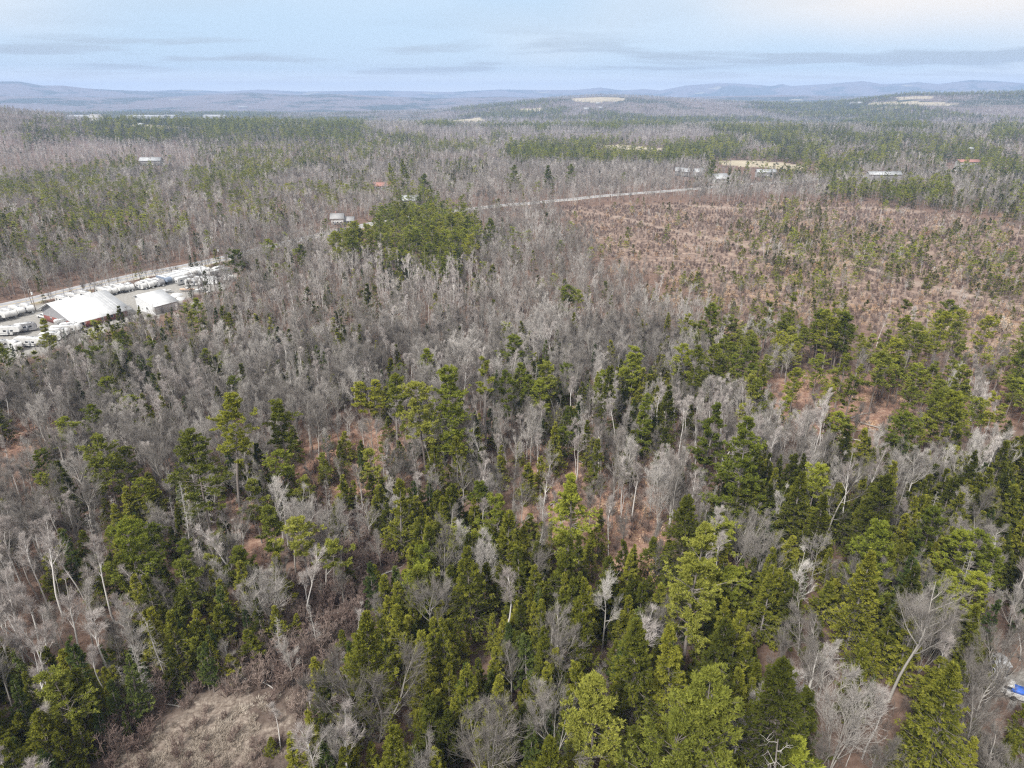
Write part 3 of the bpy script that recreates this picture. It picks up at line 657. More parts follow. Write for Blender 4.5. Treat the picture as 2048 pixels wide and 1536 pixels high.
T0 = {k: make_trailer(*v) for k, v in dict(travel=('travel', WHITE), fifth=('fifth', WHITE), small=('small', WHITE), covered=('covered', COVER), blue=('fifth', BLUEG), grey=('travel', GREYW)).items()}
used0 = set()
def trailer(kind, px, py, ang, label, group):
    if kind in used0: o = copy_tree(T0[kind])
    else: o = T0[kind]; used0.add(kind)
    return put(o, at(px, py), ang, label, 'camper', group)
PA = atan2(RP[1], RP[0])
nth = ['first', 'second', 'third', 'fourth', 'fifth', 'sixth', 'seventh', 'eighth', 'ninth', 'tenth', 'eleventh', 'twelfth', 'thirteenth', 'fourteenth', 'fifteenth', 'sixteenth', 'seventeenth', 'eighteenth', 'nineteenth', 'twentieth']
for i, (px, py) in enumerate([(-14, 645), (4, 640), (20, 635), (37, 630), (57, 624)]):
    trailer('fifth' if i % 2 else 'travel', px, py, PA+.12*rng.normal(), f'white camper on the verge, {nth[4-i]} in the row left of the pole', 'campers on the verge left of the shop')
for i, (px, py) in enumerate([(128, 606), (148, 600), (170, 595)]):
    trailer('travel', px, py, PA+.1, f'white camper roof showing behind the long shop roof, {nth[i]} from its gable end', 'campers between shop and road')
for i, (px, py) in enumerate([(208, 589), (222, 586), (235, 583), (247, 581), (260, 579)]):
    trailer(('fifth', 'travel', 'fifth', 'travel', 'small')[i], px, py, PA+.1*rng.normal(), f'white camper, {nth[i]} in the row right of the long white shop roof', 'campers beside the shop end')
for i, (px, py) in enumerate([(284, 577), (295, 574), (304, 571)]):
    trailer(('small', 'travel', 'travel')[i], px, py, PA+.1, f'short white camper, {nth[i]} in the trio right of the pale roadside pole', 'trio of short campers')
trailer('grey', 317, 570, PA, 'dark grey camper parked against the blue grey fifth wheel', 'dark campers in the row')
trailer('blue', 330, 566, PA-.05, 'long blue grey fifth wheel between the white rows by the road', 'dark campers in the row')
for i, (px, py) in enumerate([(339, 562), (347, 560), (355, 558), (363, 556), (371, 554), (380, 551), (390, 549), (400, 548), (409, 547)]):
    trailer('covered' if i not in (3, 5) else 'fifth', px, py, PA+.06*rng.normal(), f'pale covered camper packed along the road, {nth[i]} after the blue grey one', 'covered campers packed along the road')
trailer('fifth', 374, 567, RANG-.05, 'long white fifth wheel standing side-on in front of the packed covered row', 'loose campers in the gravel lot')
trailer('travel', 389, 573, PA+.5, 'white camper with four dark windows, angled in the lot centre', 'loose campers in the gravel lot')
for i, (px, py) in enumerate([(404, 569), (420, 569), (433, 570)]):
    trailer(('travel', 'covered', 'small')[i], px, py, PA+.1, f'white camper, {nth[i]} of the three standing beside the bare brush', 'three campers at the brush edge')
for i, (px, py, k) in enumerate([(438, 546, 'travel'), (434, 554, 'fifth'), (449, 550, 'travel'), (458, 564, 'small')]):
    trailer(k, px, py, RANG+.15 if i < 3 else PA, ('white camper nearest the tall dark pine by the road', 'long white fifth wheel behind the gap in the covered row', 'white camper half hidden under the dark roadside pine', 'small white camper alone at the far end of the lot')[i], 'campers at the lot end')
for i, (px, py, k, a) in enumerate([(17, 672, 'fifth', .15), (53, 664, 'grey', .55), (144, 662, 'travel', .4), (134, 668, 'fifth', .3), (118, 674, 'travel', .2), (104, 681, 'travel', .25), (62, 692, 'fifth', -.1), (34, 700, 'small', -.6), (1, 700, 'travel', .7), (128, 655, 'small', .6)]):
    trailer(k, px, py, a, ('long white camper side-on in the open gravel with two dark windows', 'grey camper with white roof next to the side-on white one', 'white camper tucked under the front eave of the shop', 'white fifth wheel parked nose out before the shop', 'white camper third out from the front of the shop', 'white camper just right of the lone pine in the lot',
            'long white camper just left of the lone pine in the lot', 'small rounded white camper below the side-on white one', 'white camper corner at the woodland edge of the lot', 'small white camper at the red corner of the shop')[i], 'campers in front of the shop')
pk = make_pickup(WHITE); put(pk, at(93, 622), PA, 'white pickup behind the grey gable of the shop', 'pickup', 'vehicles by the shop gable')
put(copy_tree(pk), at(89, 637), PA+.2, 'dark based pickup before the red corner of the shop gable', 'pickup', 'vehicles by the shop gable')

# the shop: long white metal roof, grey gable, red lower wall
def gable_building(name, xy, rz, L, wf, wb, ze, zr, zb, roofm, wallm, lowm, label, cat, low=2.6, wins=4, over=.7, door=True, group=None, chimney=False):
    """x along the ridge (0..L), -y towards the viewer side; wf / wb half widths, ze / zb eave heights, zr ridge"""
    root = empty(name, (xy[0], xy[1], hz(*xy)), rz); w = Geo()
    O = [(-wf, -1.2), (wb, -1.2), (wb, zb), (0, zr), (-wf, ze)]
    V = [(0, y, z) for y, z in O]+[(L, y, z) for y, z in O]
    w.add(V, [(0, 5, 6, 1), (1, 6, 7, 2), (4, 9, 5, 0)]); w.add(V, [(0, 1, 2), (0, 2, 4), (2, 3, 4), (5, 7, 6), (5, 9, 7), (7, 9, 8)])
    part('wall', w, [wallm], root)
    if lowm is not None:
        s = Geo(); box(s, (-.02, (wb-wf)/2, low/2), (.06, wf+wb-.3, low)); box(s, (L/2, -wf-.02, low/2), (L-.3, .06, low)); part('lower_siding', s, [lowm], root)
    r = Geo(); t = .16
    sf, sb = (zr-ze)/wf, (zr-zb)/max(wb, .1)
    for sg, wd, sl in ((-1, wf, sf), (1, wb, sb)):
        y1 = sg*(wd+over); z1 = zr-sl*(wd+over)
        P = [(-over, 0, zr+.05), (L+over, 0, zr+.05), (L+over, y1, z1+.05), (-over, y1, z1+.05)]
        V = P+[(x, y, z+t) for x, y, z in P]; r.add(V, [(0, 1, 2, 3), (4, 7, 6, 5), (0, 4, 5, 1), (1, 5, 6, 2), (2, 6, 7, 3), (3, 7, 4, 0)])
    part('roof', r, [roofm], root)
    if L > 14 and roofm is METAL:
        q = Geo()
        for k in range(int(L/1.2)):
            x = .3+k*1.2; n = wf+over; q.add([(x, 0, zr+.05+t), (x+.06, 0, zr+.05+t), (x+.06, -n, zr-sf*n+.05+t), (x, -n, zr-sf*n+.05+t), (x, 0, zr+.12+t), (x+.06, 0, zr+.12+t), (x+.06, -n, zr-sf*n+.12+t), (x, -n, zr-sf*n+.12+t)], [(4, 7, 6, 5), (0, 4, 5, 1), (2, 6, 7, 3), (3, 7, 4, 0), (1, 5, 6, 2)])
        part('standing_seams', q, [METAL], root)
    for k in range(wins):
        f = Geo(); x = L*(k+.7)/(wins+.4); box(f, (x, -wf-.06, min(ze*.55, 1.7)), (1.1, .08, 1.1)); box(f, (x, -wf-.09, min(ze*.55, 1.7)), (.9, .06, .9), 1); part('window', f, [CLAP, GLASS], root)
    for y in (-wf*.5, wb*.3):
        f = Geo(); box(f, (-.07, y, min(ze*.6, 1.9)), (.08, 1.1, 1.1)); box(f, (-.10, y, min(ze*.6, 1.9)), (.06, .9, .9), 1); part('window', f, [CLAP, GLASS], root)
    if door: d = Geo(); box(d, (L*.3, -wf-.10, 1.05), (1.0, .08, 2.1)); part('door', d, [TRIM], root)
    if chimney: c = Geo(); box(c, (L*.4, .5, zr+.5), (.6, .6, 1.6)); part('chimney', c, [RUST], root)
    tag(root, label, cat, group); return root
BLD = []   # keep trees off: centre, radius
def yard_building(*a, **k):
    o = gable_building(*a, **k); L = a[3]; rz = a[2]; c = np.array(a[1])+np.array([cos(rz), sin(rz)])*L/2; BLD.append((c[0], c[1], max(L/2, a[4])+2.5)); return o
yard_building('shop_building', (-172.8, 247.4), RANG+.04, 20, 14, 7.5, 3.0, 8.2, 5.0, METAL, GREYW, RED, 'long shop with white metal roof, grey gable and red lower wall beside the road', 'shop', low=2.5, wins=5, over=1.3)
yard_building('storage_shed', (-149.0, 264.0), RANG, 9.5, 10.5, 2.0, 3.4, 6.4, 5.6, METAL, COVER, None, 'square white roofed storage shed with pale gable wall right of the long shop', 'shed', wins=0)
def xy_at(px, py, z=0): return tuple(at(px, py, z))
yard_building('white_house', xy_at(664, 448), .12, 8, 3.2, 3.2, 4.4, 7.0, 4.4, SHINGLE, CLAP, None, 'white two storey house with grey roof above the road, left of the pine grove', 'house', wins=3, chimney=True)
yard_building('gabled_annex', xy_at(687, 447), .10, 7, 2.6, 2.6, 2.6, 4.6, 2.6, SHINGLE, CLAP, None, 'lower grey roofed annex joined to the right end of the white house', 'house', wins=3)
yard_building('ranch_house', xy_at(748, 378), .1, 16, 4.5, 4.5, 3, 5.6, 3, RUST, FWALL, None, 'low house with faded red roof before tall dark pines', 'house')
yard_building('cottage', xy_at(806, 414), .1, 12, 5, 5, 5.5, 8.5, 5.5, FMETAL, FWALL, None, 'white roofed cottage peeking over the top of the pine grove', 'house')
yard_building('long_barn', xy_at(284, 330), .12, 24, 6, 6, 6.5, 10, 6.5, FMETAL, FWALL, None, 'long pale roofed barn among yellow green pines on the far left', 'barn')
yard_building('roadside_hall', xy_at(1424, 366), .3, 15, 7, 7, 5, 9, 5, FMETAL, FWALL, None, 'white roofed hall in bare trees just above the far road', 'hall')
for i, (px, py, L) in enumerate([(1350, 350, 9), (1362, 352, 8), (1388, 353, 9)]):
    yard_building('bungalow', xy_at(px, py), .15*i-.1, L, 4, 4, 5.5, 8.5, 5.5, FMETAL, FWALL, None, f'small white house in bare trees, {nth[i]} of the three left of the lone dark pine', 'house', group='small white houses by the far road')
for i, (px, L) in enumerate([(1512, 16), (1538, 6)]):
    yard_building('mobile_home', xy_at(px, 353), .0, L, 3.5, 3.5, 5.6, 8.2, 5.6, FMETAL, FWALL, None, ('long white mobile home with small windows below the tan field', 'short white mobile home at the end of the long one')[i], 'house', wins=5-3*i)
yard_building('row_of_units', xy_at(1733, 364), .02, 32, 4, 4, 8, 10.5, 8, FMETAL, FWALL, None, 'long low white building behind the conifers on the clearing edge', 'building', wins=9)
yard_building('red_brown_lodge', xy_at(1912, 335), .03, 26, 4, 4, 8.5, 11, 8.5, RUST, FWALL, None, 'long white walled lodge with red brown roof at the far right', 'building', wins=7)
yard_building('far_house', xy_at(1930, 311), .03, 10, 3, 3, 9, 11, 9, FMETAL, FWALL, None, 'tiny white roof alone beyond the red brown lodge', 'house')
yard_building('ridge_house', xy_at(283, 282), .03, 10, 4, 4, 9, 12, 9, FMETAL, FWALL, None, 'tiny white house under the dark pine band on the left', 'house')
yard_building('ridge_barn', xy_at(192, 277), .03, 20, 7, 7, 10, 16, 10, SHINGLE, CLAP, None, 'grey barn roof in pale trees below the dark pine band', 'barn')
def march(px, py):
    x, y, dz = ray(px, py); s = np.geomspace(1500, 9000, 3000)/math.hypot(x, y); hh = height(x*s, y*s); k = np.argmax(CAM_H+dz*s < hh); return (x*s[k], y*s[k])
for px, py, L, w_, lb in [(1700, 209, 26, 9, 'white farmhouse at the left end of the hilltop field'), (1714, 209, 24, 12, 'big pale barn beside the white farmhouse on the hill'), (1167, 221, 24, 9, 'white farm building on the hillside below the round field'), (1197, 219, 16, 8, 'small white house on the hillside, right of the farm building'),
                          (1192, 210, 16, 8, 'tiny house just under the round hilltop field')]:
    q = march(px, py); yard_building('hill_farm', q, .1, L, w_*.7, w_*.7, 7, 11, 7, FMETAL, FWALL, None, lb, 'farmhouse', wins=3)
for px, L, lb in [(140, 150, 'leftmost very long white warehouse in the far valley'), (258, 190, 'longest very bright white warehouse in the far valley'), (330, 60, 'short white warehouse at the right end of the long bright one'), (410, 110, 'white factory hall by itself right of the warehouses')]:
    q = np.array(march(px, 232)); q = q*(3300/np.hypot(*q))
    yard_building('warehouse', tuple(q), -.35, L, 12, 12, 22, 26, 22, FMETAL, FMETAL, None, lb, 'warehouse', wins=0, group='warehouses in the far valley', door=False)
q = march(478, 217); yard_building('valley_mill', q, 0, 70, 12, 12, 14, 18, 14, FMETAL, FWALL, None, 'distant white mill on the valley slope above the warehouses', 'building', wins=0, door=False)

# small stuff of the lot
def pile(name, px, py, r, m, label, cat, hgt=.8):
    g = Geo(); n = 14; V = [(0, 0, hgt)]; 
    for k, (rr, zz) in enumerate(((.45, .85), (.8, .5), (1.0, 0.0))):
        for a in range(n): j = 1+rng.normal(0, .12); V.append((r*rr*j*cos(a*2*pi/n), r*.6*rr*j*sin(a*2*pi/n), hgt*zz*(1+rng.normal(0, .15))))
    g.add(V, [(0, 1+a, 1+(a+1) % n) for a in range(n)])
    g.add(V, [(1+k*n+a, 1+(k+1)*n+a, 1+(k+1)*n+(a+1) % n, 1+k*n+(a+1) % n) for k in range(2) for a in range(n)])
    o = link(name, g.mesh(name, [m])); q = at(px, py); o.location = (*q, hz(*q)); o.rotation_euler = (0, 0, RANG); tag(o, label, cat); return o
def boat(px, py, rz, label, m=WHITE, L=5.5):
    root = empty('boat', (0, 0, 0)); g = Geo(); st = np.linspace(0, 1, 9); V = []
    for s in st:
        w = 1.0*(1-s**2.6)**.7*(.85+.15*s)+.02; V += [(-L/2+L*s, -w, 1.25+.25*s), (-L/2+L*s, -w*.55, .6+.1*s), (-L/2+L*s, 0, .4+.5*s**4), (-L/2+L*s, w*.55, .6+.1*s), (-L/2+L*s, w, 1.25+.25*s)]
    g.add(V, [(i*5+k, i*5+k+1, (i+1)*5+k+1, (i+1)*5+k) for i in range(8) for k in range(4)]+[(i*5+4, i*5, (i+1)*5, (i+1)*5+4) for i in range(8)]); part('hull', g, [m], root)
    d = Geo(); prism(d, [(-.6, 1.35), (1.0, 1.4), (.5, 1.9), (-.5, 1.85)], -.6, .6); part('cover', d, [COVER], root)
    t = Geo(); box(t, (.3, 0, .35), (L+1, .9, .12)); part('boat_trailer', t, [STEEL], root)
    for s in (-1, 1): w = Geo(); drum(w, (-.5, s*1.0, .3), .3, .2); part('wheel', w, [TYRE], root)
    return put(root, at(px, py), rz, label, 'boat')
boat(330, 587, .5, 'white boat on a trailer between the shed and the covered row'); boat(376, 585, -.1, 'tan hulled boat lying in the weeds at the lot centre', TARP, 6.5)
boat(404, 587, 0, 'small white boat right of the tan hulled one', WHITE, 4.5)
pile('junk_pile', 352, 594, 3.2, COVER, 'pale heap of boards and panels beside the shed roof', 'heap', 1.3); pile('junk_pile', 360, 602, 2.6, COVER, 'low pale heap in weeds right of the shed corner', 'heap', 1.0)
pile('junk_pile', 393, 609, 2.2, WHITE, 'white scrap heap among bare stems below the lot', 'heap', 1.0); pile('tarp_heap', 419, 588, 1.3, WHITE, 'small white covered heap near the three campers', 'heap', 1.1)

# utility poles and their wires
def pole(px, py, h, label, transformer=True):
    root = empty('utility_pole', (*at(px, py), hz(*at(px, py)))); g = Geo(); tubes(g, np.array([[[0, 0, -.5], [0, 0, h/2], [0, 0, h]]], float), [.20], [.12], 10); part('post', g, [POLE], root)
    a = Geo(); box(a, (0, 0, h-.8), (2.4, .12, .14), rz=PA); part('crossarm', a, [POLE], root)
    for s in (-1, 0, 1): i = Geo(); drum(i, (s*1.0*cos(PA), s*1.0*sin(PA), h-.62), .06, .22, 'z', n=8); part('insulator', i, [WHITE], root)
    if transformer: t = Geo(); drum(t, (.38, -.1, h-2.2), .34, 1.1, 'z'); part('transformer', t, [COVER], root)
    return tag(root, label, 'utility pole', 'utility poles along the road')
PO = [(-140, 662, 10.5, 'utility pole outside the left end of the camper row'), (72, 622, 9.5, 'dark utility pole with pale transformer left of the shop'), (270, 575, 8.8, 'pale utility pole standing by the road above the camper trio'), (440, 531, 10.0, 'utility pole with transformer beside the dark roadside pine'), (626, 482, 10, 'utility pole among bare trees where the road bends')]
for i, (px, py, h, lb) in enumerate(PO): pole(px, py, h, lb, i in (1, 3))
WIRE = principled('black_wire', (.10, .10, .10), .6)
for i in range(len(PO)-1):
    g = Geo(); a = np.array([*at(*PO[i][:2]), hz(*at(*PO[i][:2]))+PO[i][2]-.5]); b = np.array([*at(*PO[i+1][:2]), hz(*at(*PO[i+1][:2]))+PO[i+1][2]-.5]); s = np.linspace(0, 1, 14)[:, None]
    cs = [(a+(b-a)*s)+np.array([k*cos(PA), k*sin(PA), 0])-np.array([0, 0, 1.])*(1.6*4*s*(1-s)) for k in (-1, 0, 1)]
    tubes(g, np.stack(cs), [.018]*3, [.018]*3, 3)
    tag(link('power_line', g.mesh('power_line', [WIRE])), f'sagging overhead wires between the {nth[i]} and {nth[i+1]} roadside poles', 'power line', 'overhead wires along the road')

# cabin roof and vehicles in the lower right corner
q = at(1990, 1318, 3.2)
yard_building('woodland_cabin', (q[0]-.9, q[1]-.6), .0, 1.9, 1.3, 1.2, 3.0, 3.4, 3.0, METAL, GREYW, None, 'small white metal roofed cabin among bare trees in the lower right', 'cabin', wins=1, over=.15)
q = at(2014, 1374, 1.5); put(copy_tree(pk), q, -.55, 'white pickup below the small cabin roof in the lower right woods', 'pickup', 'vehicles in the woodland yard')
q = at(2056, 1392, 1.5); o = put(copy_tree(pk), q, -.5, 'white pickup with a blue tarp behind the other woodland pickup', 'pickup', 'vehicles in the woodland yard')
bt = Geo(); box(bt, (-1.2, 0, 1.45), (2.0, 1.5, .45), taper=.8); part('blue_tarp', bt, [BLUE], o)
# ------------------------------------------------------------------ tree library
PARAMS = {
 'pine': ('pine_tree', 'pine', 6, lambda l: (lambda h: (g_pine(h, rng.uniform(3.4, 4.8), rng.uniform(.30, .52), .85, l), h))(rng.uniform(17, 22))),
 'pine_yellow': ('pine_tree', 'pine_yellow', 4, lambda l: (lambda h: (g_pine(h, rng.uniform(2.8, 4.0), rng.uniform(.35, .55), .8, l), h))(rng.uniform(13, 17))),
 'pine_green': ('pine_tree', 'pine_green', 4, lambda l: (lambda h: (g_pine(h, rng.uniform(3.6, 4.8), rng.uniform(.22, .40), 1.0, l), h))(rng.uniform(14, 18))),
 'hemlock': ('hemlock_tree', 'hemlock', 6, lambda l: (lambda h: (g_conifer(h, rng.uniform(2.6, 3.7), .03, rng.uniform(.95, 1.2), 1.3, -.22, l), h))(rng.uniform(11, 14))),
 'cedar': ('hemlock_tree', 'cedar', 5, lambda l: (lambda h: (g_conifer(h, rng.uniform(2.0, 2.9), .04, rng.uniform(.85, 1.1), 1.2, .0, l, .05), h))(rng.uniform(9, 12))),
 'fir': ('fir_tree', 'fir', 4, lambda l: (lambda h: (g_conifer(h, rng.uniform(1.4, 1.9), .12, .9, .85, -.12, l, .25), h))(rng.uniform(10, 13))),
 'maple': ('maple_tree', None, 5, lambda l: (g_bare(15, 'maple', l), 15)),
 'vase': ('maple_tree', None, 3, lambda l: (g_bare(14, 'vase', l), 14)),
 'oak': ('maple_tree', None, 3, lambda l: (g_bare(16, 'oak', l), 16)),
 'birch': ('birch_tree', None, 5, lambda l: (g_bare(15, 'birch', l, .9), 15)),
 'dead': ('dead_tree', None, 3, lambda l: (g_dead(14, min(l, 1)), 14)),
 'beech': ('beech_sapling', None, 4, lambda l: (g_beech(4.5, l), 4.5)),
}
STOCK = {}                       # far copies: (key, lod) -> list of (collection slot, nominal height)
STOCKCOL = {}
for key, (kind, leaf, nv, f) in PARAMS.items():
    mm = mats_for(kind, leaf); col = STOCKCOL.setdefault(kind, bpy.data.collections.new(kind+'_stock'))
    for l in (0, 1, 2):
        for v in range(nv if l == 0 else max(2, nv-2)):
            tc_, h = f(l)
            if l == 0: entry(key, kind, tc_, h, leaf)
            if kind in ('maple_tree', 'birch_tree', 'dead_tree'): tc_[1].f = [(F, 1, t) for F, _, t in tc_[1].f]
            me = joined(tc_, mm, kind); o = bpy.data.objects.new('%s_stock_%03d' % (kind, len(col.objects)), me); col.objects.link(o)
            STOCK.setdefault((key, l), []).append((len(col.objects)-1, h))
KINDKEY = {k: v[0] for k, v in PARAMS.items()}

